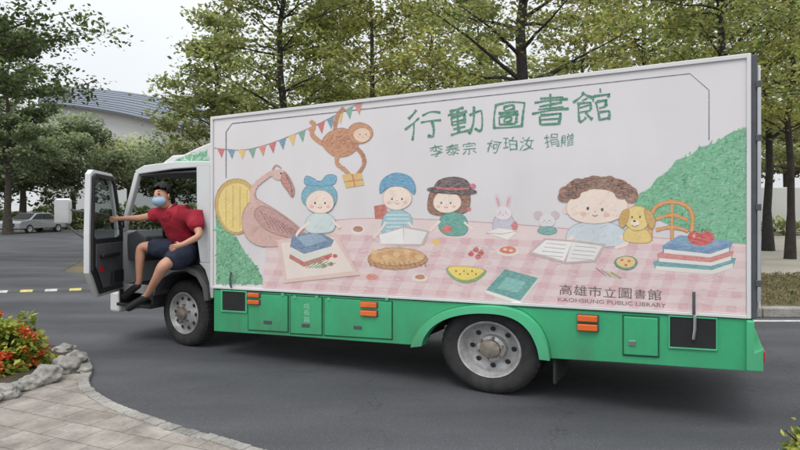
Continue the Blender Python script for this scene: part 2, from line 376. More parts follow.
A=Mural()
A.line([(226,178),(226,132),(232,123.5),(690,73.5),(709,90),(709,140)],.8,(92,94,104),smooth=False)
bR=[(634,205),(640,193),(650,188),(657,178),(668,172),(676,160),(690,156),(700,147),(716,143),(728,134),(746,127),(746,246),(728,243),(700,236),(670,225),(648,215)]
A.poly(bR,(110,182,138))
A.strokes(bR,620,[(78,158,108),(92,174,124),(122,194,146),(140,204,160),(70,146,104),(100,180,132)],6,1.9,-62,3)
A.strokes([(636,203),(652,184),(690,152),(744,127),(744,135),(690,165),(647,205)],90,[(96,178,128),(124,196,148)],7,2.0,-70,5)
bL=[(216,214),(222,219),(228,228),(238,240),(246,254),(256,266),(266,284),(216,284)]
A.poly(bL,(106,178,134)); A.strokes(bL,280,[(78,158,108),(92,174,124),(130,200,150),(70,146,104)],6,1.9,-60,6)
TL,TR,BR,BL=(268,232),(746,246),(746,314.6),(262,287.8)
def S(a,b): return tuple((TL[i]*(1-a)+TR[i]*a)*(1-b)+(BL[i]*(1-a)+BR[i]*a)*b for i in (0,1))
CB=(233,211,208)
A.poly(smooth_open([(300,233),(330,221),(380,218),(420,219),(480,222),(560,228),(660,238),(746,244)])+[(746,262),(600,262),(420,252),(300,246)],CB)
A.poly([S(i/20,0) for i in range(21)]+[S(1-i/20,1) for i in range(21)],CB)
for i in range(0,20):
    a0=i/20+.006; w=.021; sh=.05
    if a0+w+sh<1: A.poly([S(a0+sh,0),S(a0+w+sh,0),S(a0+w,1),S(a0,1)],(228,196,195))
for b in (.06,.28,.50,.72,.93):
    A.poly([S(i/20,b-.05) for i in range(21)]+[S(1-i/20,min(1,b+.05)) for i in range(21)],(229,198,197))
for i in range(0,20):
    for b in (.06,.28,.50,.72,.93):
        sh=.05*(1-b); a0=i/20+.006+sh
        if a0+.021<1: A.poly([S(a0,b-.05),S(a0+.021,b-.05),S(a0+.021,min(1,b+.05)),S(a0,min(1,b+.05))],(222,180,182))
A.strokes([S(i/10,0) for i in range(11)]+[S(1-i/10,1) for i in range(11)],420,[(226,192,191),(238,220,216),(220,184,185)],9,1.0,4,15,inset=4)
A.line([(272,246),(300,233),(330,221),(380,218),(420,219),(480,222),(560,228),(660,238),(746,244)],.7,(208,160,164))
A.ell(236,206,21,28,(210,170,80)); A.ell(236,207,18,25,(238,210,120))
for x in (226,233,240,247): A.line([(x,184+abs(x-236)*.5),(x,228)],.8,(214,176,84),False)
# pelican
A.blob([(242,224),(244,210),(254,199),(264,203),(279,212),(294,223),(304,232),(312,238),(300,242),(280,246),(260,246),(247,238)],(214,172,160))
A.blob([(254,214),(263,206),(280,214),(298,228),(302,237),(282,236),(264,228)],(194,146,138))
for q in range(9): A.line([(260+q*4.4,211+q*2.3),(266+q*4.4,220+q*2.0),(270+q*4.6,228+q*1.6)],.9,(150,106,104))
for q in range(4): A.line([(292+q*2,228+q*3),(304+q*2,234+q*2),(312,240+q)],1.2,(178,130,124))
A.line([(256,208),(252,197),(255,186),(264,178),(272,173),(280,173)],5.0,(218,178,166))
A.ell(279,174.5,7.5,5.2,(222,184,172)); A.ell(281,173.5,1,1,(50,40,44))
A.blob([(284,172),(290,179),(294,190),(292,197),(287,190),(281,181)],(190,128,114)); A.line([(286,175),(291,186),(292,196)],1,(120,76,72))
A.line([(272,170),(276,165),(281,168)],1.3,(196,140,130))
A.poly([(277,240),(336,233),(360,275),(284,283)],(230,198,186)); A.poly([(281,243),(333,237),(354,271),(287,279)],(238,222,212))
A.poly([(292,236),(318,231),(334,240),(330,249),(304,257),(290,247)],(104,132,162))
A.poly([(291,247),(304,254),(332,246),(332,253),(304,262),(290,254)],(226,224,214))
A.poly([(290,254),(304,262),(332,253),(332,257),(304,267),(289,258)],(192,112,92))
A.poly([(296,237),(316,233),(328,240),(306,247)],(144,170,190))
for x,y in ((320,262),(327,258),(331,264),(335,256),(324,266)): A.ell(x,y,2.4,2,(206,80,74))
for k in range(6): A.line([(306+k*3,268),(318+k*3.5,258+k)],.9,(100,164,112),False)
def face(cx,cy,r=1.0,tilt=0):
    A.ell(cx-5.5*r,cy-tilt,1.0*r,1.3*r,(62,52,56)); A.ell(cx+5.5*r,cy+tilt,1.0*r,1.3*r,(62,52,56))
    A.ell(cx-9*r,cy+4*r-tilt,2.4*r,1.6*r,(240,190,176)); A.ell(cx+9*r,cy+4*r+tilt,2.4*r,1.6*r,(240,190,176))
    A.line([(cx-2.2*r,cy+4.4*r),(cx,cy+5.6*r),(cx+2.2*r,cy+4.4*r)],.7*r,(176,94,90)); A.ell(cx,cy+2*r,.8*r,.6*r,(226,168,148))
SK=(248,226,210)
A.blob([(304,204),(302,193),(309,184),(320,181),(331,185),(337,194),(334,206),(320,210)],(116,174,190))
A.blob([(305,184),(306,176),(313,178),(320,182),(327,175),(336,176),(334,184),(320,186)],(104,170,198))
A.blob([(305,228),(308,217),(320,212),(333,217),(335,226),(330,232),(312,233)],(208,222,220))
A.ell(320,202,14,11.5,SK); face(320,203,.9)
A.line([(310,222),(300,230),(296,236)],2.4,SK); A.line([(332,220),(340,228)],2.4,SK)
A.poly([(374,206),(386,204),(388,219),(375,219)],(198,106,88))
A.blob([(383,234),(384,216),(397,209),(410,215),(412,226),(404,234)],(156,198,206))
for k in range(5): A.line([(386,215+k*4),(409,215+k*4)],.8,(232,238,236),False)
A.ell(397,198,14.5,12,SK)
A.blob([(380,193),(381,182),(389,175),(399,173),(410,177),(415,186),(414,194),(407,188),(397,186),(387,188)],(90,160,196))
face(397,199,.9); A.line([(386,222),(379,232),(373,238)],2.4,SK); A.line([(408,222),(416,231)],2.4,SK)
A.blob([(430,213),(428,200),(433,190),(452,186),(468,191),(470,203),(466,212),(450,216)],(146,96,72))
A.blob([(439,228),(441,217),(453,212),(465,217),(468,228),(463,235),(447,235)],(92,166,150))
A.ell(447,202,14,11,SK); face(446,203,.85)
A.blob([(435,190),(438,181),(452,177),(466,180),(470,190),(452,193)],(98,76,78)); A.ell(452,190.5,25,3.6,(86,66,68),3)
A.line([(436,187.5),(452,189),(469,188.5)],2.2,(196,94,94)); A.ell(473,186,2.6,2.6,(222,106,118)); A.ell(469,209,2,2,(214,110,116))
A.line([(440,221),(431,230),(425,237)],2.4,SK); A.line([(464,222),(473,230)],2.4,SK)
A.ell(498,201,2.6,8,(224,212,216),-14); A.ell(508,201,2.6,8,(224,212,216),14); A.ell(498,202,1.2,5.4,(226,160,166),-14); A.ell(508,202,1.2,5.4,(226,160,166),14)
A.blob([(493,230),(494,219),(503,213),(512,217),(514,228),(509,232),(497,232)],(206,200,212)); A.ell(503,213,8.5,6.8,(234,226,228)); face(503,212.5,.5)
A.blob([(511,226),(515,221),(518,226),(515,231)],(214,120,120))
A.ell(538,215,4.4,4.4,(196,196,202)); A.ell(555,215,4.4,4.4,(196,196,202)); A.ell(538,215,2.6,2.6,(226,180,180)); A.ell(555,215,2.6,2.6,(226,180,180))
A.ell(547,221,8,6.5,(226,224,224)); face(547,220.5,.45); A.blob([(538,232),(541,227),(553,227),(557,232),(548,235)],(118,172,164))
A.blob([(568,242),(570,228),(586,222),(612,223),(626,232),(629,243),(600,247)],(208,218,224))
A.ell(566,210,3.6,4.2,(244,212,196)); A.ell(629,207,3.6,4.2,(244,212,196))
A.ell(597,206,31,18,SK,-3)
rr=random.Random(4)
for i in range(21):
    t=math.pi*(1+i/20); A.ell(598+33*math.cos(t)+rr.uniform(-1.5,1.5),198+17*math.sin(t)*(1 if 2<i<18 else 1.2)+rr.uniform(-1,1),6.5,5.2,((142,98,72),(128,86,64),(154,108,80))[i%3])
for i in range(16):
    t=math.pi*(1.02+(i+.5)/16.6); A.ell(598+25*math.cos(t)+rr.uniform(-1,1),196+12*math.sin(t),7,5,((132,90,66),(146,102,76))[i%2])
for i in range(34):
    t=math.pi*(1+rr.random()); q=rr.uniform(.72,1.08); cx=598+32*q*math.cos(t); cy=197+17*q*math.sin(t)
    A.line([(cx-2.6,cy+1),(cx-1,cy-2),(cx+1.8,cy-1.4),(cx+2.2,cy+1.4)],.8,(98,64,48))
face(595,209,1.3,.6); A.line([(574,236),(566,244),(576,249)],3.6,SK); A.line([(620,236),(627,243),(615,248)],3.6,SK)
for w,c in ((4.2,(196,128,58)),(2.6,(226,160,82))):
    A.line([(651,241),(650,222),(655,208),(668,202),(683,204),(692,213),(692,228),(690,242)],w,c)
    A.line([(656,219),(672,215),(688,220)],w*.9,c); A.line([(656,230),(672,227),(688,231)],w*.9,c); A.line([(672,204),(672,240)],w*.7,c,False)
# dog with hanging ears
A.blob([(624,240),(626,229),(637,227),(648,231),(651,241),(639,243)],(236,204,118))
A.blob([(625,222),(626,211),(635,206),(645,208),(649,217),(645,228),(633,230)],(240,210,130))
A.blob([(628,209),(622,212),(619,221),(622,228),(627,222),(629,214)],(212,166,82)); A.blob([(645,209),(651,212),(655,221),(652,229),(647,222),(645,215)],(212,166,82))
A.ell(632,217,.9,1.1,(60,48,44)); A.ell(640,217,.9,1.1,(60,48,44)); A.ell(635,223,4.6,3.2,(250,236,206)); A.ell(634.5,221,1.5,1.1,(66,50,46)); A.line([(632,225),(635,226.5),(638,225)],.6,(150,90,80))
A.poly([(376,236),(404,226),(430,231),(424,245),(398,247)],(200,182,176)); A.poly([(379,235),(403,228),(404,244),(381,244)],(244,240,236)); A.poly([(404,228),(427,232),(421,244),(404,244)],(238,234,230))
A.poly([(528,254),(544,238),(572,240),(606,244),(596,262),(566,264)],(202,180,174)); A.poly([(532,252),(546,240),(572,242),(564,261)],(245,241,237)); A.poly([(572,242),(602,246),(594,260),(566,262)],(238,234,230))
for k in range(4): A.line([(546+k*-2,243+k*4),(566-k*1,245+k*4)],.6,(170,160,168),False); A.line([(575-k*1.5,246+k*4),(597-k*1.5,248+k*4)],.6,(170,160,168),False)
A.poly([(486,233),(498,228),(518,231),(508,240)],(244,238,230)); A.line([(486,233),(502,234),(518,231)],.6,(190,165,158),False)
A.ell(397,259,30,10.5,(196,140,86)); A.ell(397,256.5,27.5,8.8,(220,172,112))
for k in range(9): A.ell(375+k*5.5,255+(k%3-1)*2.5,4.2,2.6,((230,188,128),(208,154,98))[k%2],20)
for k in range(12): A.line([(369+k*5,262),(371+k*5,266.5)],.8,(156,104,66),False)
# melon half slice
A.blob([(447,268),(466,266.5),(485,270),(483,276),(474,281.5),(462,282.5),(451,277)],(126,178,104)); A.blob([(448.5,267.5),(466,266.5),(483.5,269.5),(480.5,274.5),(473,279),(462,280),(453,275.5)],(246,218,96))
for k in range(6): A.ell(456+k*4,271+(k%2)*3,.7,1,(110,88,52))
A.poly([(486,290),(505,269),(538,278),(520,301)],(92,160,152)); A.poly([(486,290),(520,301),(520,304.5),(486,293.5)],(238,234,226)); A.poly([(520,301),(538,278),(538,281.5),(520,304.5)],(224,220,212)); A.poly([(497,288),(507,277),(526,282),(517,293)],(126,190,180))
for x,y in ((476,250),(481,253),(471,254),(478,257)): A.ell(x,y,3,2.4,(204,84,82)); A.line([(x-1,y-3),(x+2,y-3.2)],.8,(104,160,98),False)
A.ell(508,251,11,5.2,(234,226,212)); A.ell(508,250,8.5,3.8,(222,118,104)); A.ell(505,249.5,2,1.2,(244,220,156)); A.ell(511,250.5,2,1.2,(244,220,156))
A.ell(626,263,11.5,7,(104,154,118)); A.ell(626,262,9.5,5.6,(236,202,130))
for x,y in ((622,260),(629,261),(626,265)): A.ell(x,y,1.6,1.2,(206,100,80))
A.ell(358,230,7,5,(234,226,216)); A.ell(358,229,5,3,(180,120,88))
A.ell(447,229,5,3.6,(222,106,92)); A.ell(436,242,4,3,(240,196,104))
for k,c in enumerate(((208,100,90),(104,162,176),(236,192,100),(126,172,118))): A.line([(596+k*5,268+k*1.4),(606+k*5,276+k*.8)],1.3,c,False)
A.ell(420,278,8,3.8,(234,224,208)); A.ell(420,277,5,2.4,(198,130,92)); A.ell(372,277,6,3.2,(220,138,120))
A.poly([(653,262),(670,253),(736,258),(733,268),(712,274),(655,269)],(104,164,168)); A.poly([(656,266),(712,270),(733,263),(733,268),(712,274.5),(655,270)],(234,228,220))
A.poly([(657,254),(673,246),(734,251),(731,260),(711,266),(658,261)],(214,134,126)); A.poly([(659,258),(711,262.5),(731,256),(731,260),(711,266),(659,261.5)],(236,230,222))
A.poly([(662,246),(678,236),(733,242),(729,252),(710,257.5),(663,253)],(104,144,178)); A.poly([(664,249),(710,254),(729,247.5),(729,251.5),(710,257.5),(664,253)],(236,230,222))
A.poly([(666,243),(680,235),(733,241),(711,249)],(124,160,190))
A.blob([(689,241),(688,235),(694,231),(701,233),(708,231),(714,235),(713,241),(706,245),(695,245)],(208,78,70),False); A.line([(701,233),(703,228)],1.2,(106,76,54),False); A.ell(706,229,3,1.3,(104,160,98),-20); A.ell(694,236,1.4,1.8,(238,170,152))
cord=[(214,148),(240,150),(262,146),(290,136),(318,124),(345,110),(364,101)]
A.line(cord,.7,(140,124,124)); cs=smooth_open(cord,6)
fc=[(206,102,96),(102,146,170),(234,192,110),(118,170,146),(220,138,120)]
L=0; nxt=3; k=0
for i in range(len(cs)-1):
    a,b=cs[i],cs[i+1]; d=math.hypot(b[0]-a[0],b[1]-a[1])
    while L+d>=nxt:
        t=(nxt-L)/d; x=a[0]+(b[0]-a[0])*t; y=a[1]+(b[1]-a[1])*t; sl=(b[1]-a[1])/(b[0]-a[0])
        A.poly([(x,y),(x+7.5,y+7.5*sl),(x+4.6,y+9.5)],fc[k%5]); nxt+=10.5; k+=1
    L+=d
br=(204,142,96); bd=(184,122,78)
A.line([(338,138),(335,127),(338,115),(344,108)],4.2,bd)
A.line([(330,146),(320,142),(312,134),(314,125),(310,121)],4.2,br)
A.blob([(322,144),(328,133),(342,128),(355,134),(358,146),(349,155),(334,156)],br)
A.line([(354,146),(362,154),(364,164),(358,174)],4.2,bd); A.line([(338,152),(337,163),(345,170),(350,176)],4.2,br)
A.ell(360,133,12.5,10.5,br); A.ell(362,135,8.4,7,(238,208,180)); face(363,134.5,.55)
A.strokes([(324,144),(330,134),(342,130),(354,136),(356,146),(348,153),(334,154)],80,[(180,116,74),(218,160,114),(194,132,88)],5,.8,-40,9)
A.poly([(342,175),(361,173),(364,185),(346,188)],(226,184,98)); A.line([(352,174),(355,186.5)],1.3,(190,106,82),False); A.line([(344,182),(363,179.5)],1,(190,106,82),False)
GT=(46,134,102)
A.brushtext('行動圖書館',[(402,111),(614,86),(614,121),(402,142)],GT,2.5,seed=12)
A.text('李泰宗 柯珀汝 捐贈',[(428,145.5),(576,131),(576,146),(428,159)],(58,142,112),-.006,warp=.13,seed=8)
A.text('高雄市立圖書館',[(558,284),(662,289.6),(662,301),(558,295)],(104,86,82),.008,warp=.02,seed=5)
A.text('KAOHSIUNG PUBLIC LIBRARY',[(558,297.6),(666,303.6),(666,307.6),(558,301.2)],(104,86,82),.004)
print('MURAL shapes',A.k,'layers',A.maxl)
A.build('side_mural',box)
for px,py in ((233,279),(694,302)):
    u,_,z=PU(px,py); MB().tube([(u,-.03,z+.08),(u,-.045,z),(u,-.03,z-.09)],.011,8).build('latch_hook',M['grey'],truck,smooth=True)
# skirt -----------------------------------------------------------
def arc(pts,n=4): return smooth_open(pts,n)
archo=arc([(413,345),(417,334),(428,320),(444,311),(464,306),(486,304.5),(508,306.5),(526,313),(540,326),(548,342),(551,358)])
archi=arc([(424,345),(427,336),(436,325),(450,317.5),(467,313.5),(486,312.5),(505,314.5),(520,320.5),(531,331),(538,345),(541,358)])
sk=[PU(*p) for p in [(214,289.5),(749,319.5),(747,371),(700,368),(620,362.5),(552,358.5)]+archo[::-1]+[(350,340.5),(290,336),(214,331)]]
MB().prism([(p[0],p[2]) for p in sk],.0,.035).build('skirt_panel',M['green'],truck,bev=.004)
o=MB()
n=len(archo); vs=[]
for p in archo: q=PU(p[0],p[1]); vs.append((q[0],-.004,q[2]))
for p in archo: q=PU(p[0],p[1]); vs.append((q[0],-.055,q[2]-.012))
for p in archi: q=PU(p[0],p[1]); vs.append((q[0],-.06,q[2]))
for p in archi: q=PU(p[0],p[1]); vs.append((q[0],.06,q[2]))
o.add(vs,[(r*n+i,r*n+i+1,(r+1)*n+i+1,(r+1)*n+i) for r in range(3) for i in range(n-1)])
o.build('wheel_arch',M['green2'],truck,smooth=True)
li=MB(); vs=[]
for p in archo: q=PU(p[0],p[1]); vs.append((q[0],.05,q[2]+.02))
for p in archo: q=PU(p[0],p[1]); vs.append((q[0],.75,q[2]+.02))
li.add(vs,[(i,i+1,n+i+1,n+i) for i in range(n-1)]); li.build('wheel_arch_liner',M['black'],truck,smooth=True)
def rectpx(a,b,c,d,inset=0):
    sl=.0585
    p=[(a+inset,b+inset),(c-inset,b+(c-a)*sl+inset),(c-inset,b+(c-a)*sl+d-inset),(a+inset,b+d-inset)]
    return [(PU(*q)[0],PU(*q)[2]) for q in p]
for a,b,c,d in ((249,293.5,288,36),(291,296,322,37),(325,298,392,37)):
    h=MB().prism(rectpx(a,b,c,d),-.012,-.001).build('locker_door',M['green'],truck,bev=.005)
    MB().ring(rectpx(a-1,b-1,c+1,d+2),rectpx(a,b,c,d,.3),-.003,-.0005).build('door_seam',M['greenline'],h)
    hx=(a+c)/2; MB().prism(rectpx(hx-4,b+d*.74,hx+4,3.2),-.018,-.012).build('latch',M['grey'],h,bev=.002)
    for q in (a+3,c-6): MB().prism(rectpx(q,b-.6,q+3,3),-.018,-.012).build('hinge',M['green2'],h,bev=.002)
h=MB().prism(rectpx(624,316,658,38),-.02,-.001).build('fuel_hatch',M['green'],truck,bev=.006)
MB().ring(rectpx(622.5,314.5,659.5,41),rectpx(624,316,658,38,-.2),-.006,-.0005).build('door_seam',M['greenline'],h)
MB().prism(rectpx(629,340,636,5),-.028,-.02).build('latch',M['chrome'],h,bev=.002)
for a,b,c,d in ((223,291,246,19),(670,316.5,716,30)):
    r=MB().ring(rectpx(a-1.5,b-1.5,c+1.5,d+3),rectpx(a,b,c,d),-.014,-.001).build('opening_frame',M['green2'],truck,bev=.003)
    MB().prism(rectpx(a,b,c,d,-.1),-.004,-.0012).build('opening_shade_plate',M['black'],r)  # black plate paints the shade inside the opening; skirt is not cut
q=PU(695,331); MB().tube([(q[0],-.02,q[2]+.12),(q[0],-.028,q[2]+.02),(q[0]-.01,-.022,q[2]-.06)],.014,8).build('filler_pipe',M['chrome'],truck,smooth=True)
for px,py in ((255,294.5),(255,301.5),(370,304),(370,312.5),(588,317.5),(588,326.5)):
    w=(5.6,8,10)[0 if px<300 else (1 if px<500 else 2)]; hh=(4.4,5.6,6.6)[0 if px<300 else (1 if px<500 else 2)]
    l=MB().prism(rectpx(px-w,py-hh/2,px+w,hh),-.04,-.013).build('marker_lamp',M['orange'],truck,bev=.008)
    MB().prism(rectpx(px-w-.9,py-hh/2-.7,px+w+.9,hh+1.4),-.0135,-.0125 if px<400 else -.001).build('lamp_base',M['grey'],l)
tx=Mural(-.0125,.00005)
for i,ch in enumerate('成長篇'):
    y=303+i*6.8; tx.text(ch,[(303.6,y),(309.6,y+.3),(309.6,y+5.8),(303.6,y+5.5)],(160,208,182),-.004)
tx.build('door_lettering',truck,M['plainprint'])
MB().prism([(uL,.33),(uR,.3),(uR,zRb),(uL,zLb)],W2-.035,W2).build('skirt_panel',M['green'],truck,bev=.004)
# rear end --------------------------------------------------------
MB().prism([(uR+.004,zRb-.01),(uR+.045,zRb-.01),(uR+.045,zRt+.0),(uR+.004,zRt)],-.012,W2+.01).build('rear_door_frame',M['grey'],truck,bev=.006)
MB().tube([(uR+.056,-.02,zRb+.12),(uR+.056,-.02,zRt-.2)],.013,10).build('door_lock_rod',M['alu'],truck,smooth=True)
for zz in (zRb+.25,zRb+.8,zRb+1.3,zRt-.22):
    MB().box(uR+.035,uR+.07,-.035,.02,zz-.025,zz+.025).build('door_hinge',M['grey'],truck,bev=.006)
for v0 in (.05,1.0):
    MB().box(uR+.048,uR+.07,v0,v0+.84,zRb+.05,zRt-.07).build('rear_door',M['white'],truck,bev=.008)
a=PU(746,319.5); b=PU(763,371)
MB().prism([(a[0],a[2]-.0),(a[0]+.05,a[2]),(a[0]+.055,a[2]-.22),(b[0],b[2]+.17),(b[0],b[2]),(a[0]-.0,b[2]-.005)],-.045,W2+.04).build('rear_bumper',M['green2'],truck,bev=.01)
for v in (.1,1.6):
    MB().box(b[0]-.002,b[0]+.02,v,v+.2,b[2]+.04,b[2]+.12).build('tail_lamp',M['red'],truck,bev=.005)
# chassis ---------------------------------------------------------
for v in (.5,1.3): MB().box(-4.6,1.95,v,v+.08,.52,.70).build('chassis_rail',M['chassis'],truck,bev=.01)
MB().box(uL+.02,uR-.05,.06,W2-.06,.70,.76).build('body_subframe',M['chassis'],truck)
MB().box(-2.9,-2.0,.12,.48,.36,.68).build('battery_box',M['chassis'],truck,bev=.03)
MB().box(-1.8,-.9,.14,.48,.38,.68).build('fuel_tank',M['chassis'],truck,bev=.06)
MB().tube([(0,.25,.39),(0,.85,.39),(0,.95,.39),(0,1.05,.39),(0,1.65,.39)],[.06,.07,.17,.07,.06],12).build('rear_axle',M['chassis'],truck,smooth=True)
MB().tube([(-3.3,.95,.5),(-.2,.95,.42)],.05,10).build('drive_shaft',M['chassis'],truck,smooth=True)
MB().tube([(-3.69,.25,.37),(-3.69,1.65,.37)],.05,10).build('front_axle',M['chassis'],truck,smooth=True)
q0=PU(552,362);q1=PU(574,388)
MB().box(q0[0],q0[0]+.025,.03,.5,q1[2],q0[2]+.08).build('mud_flap',M['rubber'],truck,bev=.006)
MB().box(-.80,-.775,.06,.5,.34,.55).build('mud_flap',M['rubber'],truck,bev=.006)
# wheels ----------------------------------------------------------
TY=[(.245,.012),(.262,-.004),(.30,-.016),(.34,-.014),(.372,.004),(.388,.028),(.39,.05),(.39,.15),(.388,.172),(.372,.196),(.34,.21),(.26,.205),(.245,.19)]
def wheel(cu,cv,sx,kind,yd=1,rz=0,R=.39,name='wheel'):
    e=bpy.data.objects.new(name,None); col.objects.link(e); e.parent=truck; e.location=(cu,cv,R); e.rotation_euler=(0,0,rz)
    k=R/.39
    ty=MB().lathe([(r*k,y) for r,y in TY],0,0,0,sx,56,yd,True)
    for q in range(44):
        t=2*math.pi*q/44
        c,s_=math.cos(t),math.sin(t); c2,s2=math.cos(t+.08),math.sin(t+.08)
        vs=[]
        for (cc,ss) in ((c,s_),(c2,s2)):
            for r,y in ((.368,-.001),(.3935,.03),(.3935,.17),(.368,.20)): vs.append((sx*r*k*cc,yd*y,r*k*ss))
        ty.add(vs,[(0,1,5,4),(1,2,6,5),(2,3,7,6),(0,3,2,1),(4,5,6,7)])
    ty.build('tyre',M['rubber'],e,smooth=True)
    if kind=='dual':
        MB().lathe([(r*k,y+.24) for r,y in TY],0,0,0,sx,40,yd,True).build('tyre',M['rubber'],e,smooth=True)
        pr=[(.252,.004),(.246,-.004),(.236,.0),(.228,.02),(.215,.10),(.19,.13),(.14,.14),(.115,.135),(.11,.07),(.085,.05),(0,.05)]
        hub=[(.085,.055),(.08,.02),(.05,.0),(.0,-.002)]; hole=(.165,.134)
    else:
        pr=[(.252,.004),(.246,-.006),(.236,.0),(.226,.03),(.205,.055),(.17,.035),(.135,.012),(.11,.0),(.085,-.01),(0,-.01)]
        hub=[(.08,-.008),(.072,-.045),(.045,-.06),(0,-.062)]; hole=(.178,.034)
    rm=MB().lathe([(r*k,y) for r,y in pr],0,0,0,sx,48,yd).build('rim',M['rim'],e,smooth=True)
    hb=MB().lathe([(r*k,y) for r,y in hub],0,0,0,sx,24,yd)
    for i in range(6):
        t=2*math.pi*i/6+.3; rr=.098 if kind=='dual' else .108
        yy=(.05 if kind=='dual' else -.004)
        x,z=rr*sx*math.cos(t),rr*math.sin(t); hb.tube([(x,yd*(yy+.01),z),(x,yd*(yy-.03),z)],.014,6)
    hb.build('hub',M['hub'],e,smooth=True)
    for i in range(8 if kind=='dual' else 10):
        t=2*math.pi*i/(8 if kind=='dual' else 10); x,z=hole[0]*sx*math.cos(t),hole[0]*math.sin(t); y=yd*(hole[1]-.003)
        vs=[]
        for q in range(12):
            s_=2*math.pi*q/12; vs.append((x+.022*sx*math.cos(s_),y-(.004*yd),z+.022*math.sin(s_)))
        MB().add(vs,[tuple(range(12))]).build('hole_shade_disc',M['black'],rm)  # flat black disc paints the dark inside a rim hole
    return e
wheel(0,.04,1.18,'dual'); wheel(0,W2-.04,1.18,'dual',-1)
fu=PU(183,315,.16)[0]
wheel(fu,.17,1.10,'single',1,math.radians(-8)); wheel(fu,W2-.17,1.10,'single',-1,math.radians(-8))
# cab --------------------------------------------------------------
cab=empty('cab',(0,0,0)); cab.parent=truck
c0=uL-.05; cv0=.07; cv1=W2-.09; D=-.14
zroof=2.16
B=MB()
B.box(c0-.05,c0,cv0,cv1,.72,zroof)
B.prism([(c0-.05,1.02),(c0-.05,zroof-.02),(-3.56,zroof-.02),(-3.55,1.30),(-3.50,1.02)],cv0,cv0+.05)
B.prism([(c0-.0,.62),(c0-.0,1.02),(-3.52,1.02),(-3.42,.94),(-3.36,.80),(-3.34,.62)],cv0-.004,cv0+.05)
prof=[(c0,zroof-.03),(c0,zroof+.03),(-3.9,zroof+.05),(-4.3+D,zroof+.02),(-4.46+D,zroof-.04),(-4.42+D,zroof-.09),(-3.9,zroof-.04)]
B.prism(prof,cv0,cv1)
for a,b in ((cv0,cv0+.06),(cv1-.06,cv1)): B.prism([(-4.46+D,zroof-.06),(-4.39+D,zroof-.08),(-4.66+D,1.36),(-4.74+D,1.36)],a,b)
B.prism([(-4.74+D,1.36),(-4.66+D,1.36),(-4.70+D,.62),(-4.80+D,.60),(-4.82+D,.95)],cv0,cv1)
B.prism([(c0,.72),(c0,1.32),(-4.68+D,1.32),(-4.72+D,.62),(-4.3,.62),(-4.1,.85),(-3.7,.95),(-3.45,.72)],cv1-.04,cv1-.001)
B.prism([(c0,1.32),(c0,zroof-.03),(-3.6,zroof-.03),(-3.65,1.32)],cv1-.04,cv1-.001)
B.build('cab_shell',M['cabwhite'],cab,bev=.012)
MB().prism([(-3.65,1.32),(-3.6,zroof-.05),(-4.42+D,zroof-.07),(-4.66+D,1.34)],cv1-.025,cv1-.02).build('side_window',M['glass'],cab)
MB().add([(-4.735+D,cv0+.06,1.37),(-4.735+D,cv1-.06,1.37),(-4.455+D,cv1-.06,zroof-.06),(-4.455+D,cv0+.06,zroof-.06)],[(0,1,2,3)]).build('windscreen',M['glass'],cab)
MB().prism([(c0-.02,.66),(c0-.02,.76),(-3.5,.98),(-3.95,1.0),(-4.12,.88),(-4.25,.70),(-4.7+D,.70),(-4.72+D,.62),(-4.2,.62),(-4.05,.80),(-3.9,.90),(-3.5,.90),(-3.38,.66)],cv0+.02,cv1-.04).build('cab_floor',M['dark'],cab)
MB().prism([(-4.66+D,1.0),(-4.70+D,1.32),(-4.5+D,1.38),(-4.34+D,1.3),(-4.32+D,1.08),(-4.5+D,.98)],cv0+.06,cv1-.06).build('dashboard',M['grey'],cab,bev=.02)
MB().box(c0-.10,c0-.052,cv0+.06,cv1-.06,.95,zroof-.05).build('rear_trim',M['dark'],cab)
MB().prism([(c0-.06,zroof-.06),(-4.4+D,zroof-.09),(-4.4+D,zroof-.11),(-3.9,zroof-.07),(c0-.06,zroof-.09)],cv0+.02,cv1-.05).build('roof_lining',M['grey'],cab)
for v in (.2,1.2):
    s=bpy.data.objects.new('seat',None); col.objects.link(s); s.parent=cab; s.location=(-3.85,v,0)
    MB().box(-.28,.25,0,.5,.98,1.09).build('cushion',M['grey'],s,bev=.03)
    MB().prism([(.18,1.05),(.33,1.08),(.40,1.72),(.30,1.76),(.22,1.6)],0,.48).build('backrest',M['grey'],s,bev=.03)
sw=MB(); pts=[]
for k in range(25):
    t=2*math.pi*k/24; pts.append((-4.32+.07*math.sin(t),.48+.2*math.cos(t),1.40+.17*math.sin(t)))
sw.tube(pts,.016,8); sw.tube([(-4.32,.48,1.4),(-4.5,.48,1.2)],.025,8); sw.tube([(-4.32,.29,1.4),(-4.32,.67,1.4)],.014,6); sw.build('steering_wheel',M['black'],cab,smooth=True)
MB().tube([(-3.50,.13,2.0),(-3.50,.12,1.6),(-3.48,.13,1.1)],.012,6).build('seat_belt',M['dark'],cab)
fa=[(-4.24,.60),(-4.20,.72),(-4.08,.86),(-3.90,.95),(-3.66,.97),(-3.46,.90),(-3.35,.76),(-3.33,.60)]
fb=[(-4.19,.60),(-4.15,.71),(-4.04,.82),(-3.88,.90),(-3.67,.92),(-3.49,.86),(-3.40,.74),(-3.375,.60)]
n=len(fa); mb=MB(); vs=[(x,cv0-.04,z) for x,z in fa]+[(x,cv0-.06,z) for x,z in fb]+[(x,.75,z) for x,z in fb]+[(x,cv0+.03,z) for x,z in fa]
mb.add(vs,[(r*n+i,r*n+i+1,(r+1)*n+i+1,(r+1)*n+i) for r in range(2) for i in range(n-1)]+[(i,i+1,3*n+i+1,3*n+i) for i in range(n-1)])
mb.build('front_wheel_arch',M['midgrey'],cab,smooth=True)
st=MB(); st.box(-4.82,-4.22,-.02,.34,.44,.48); st.box(-4.82,-4.79,.02,.32,.48,.64); st.box(-4.25,-4.22,.02,.32,.48,.64); st.build('step',M['black'],cab,bev=.008)
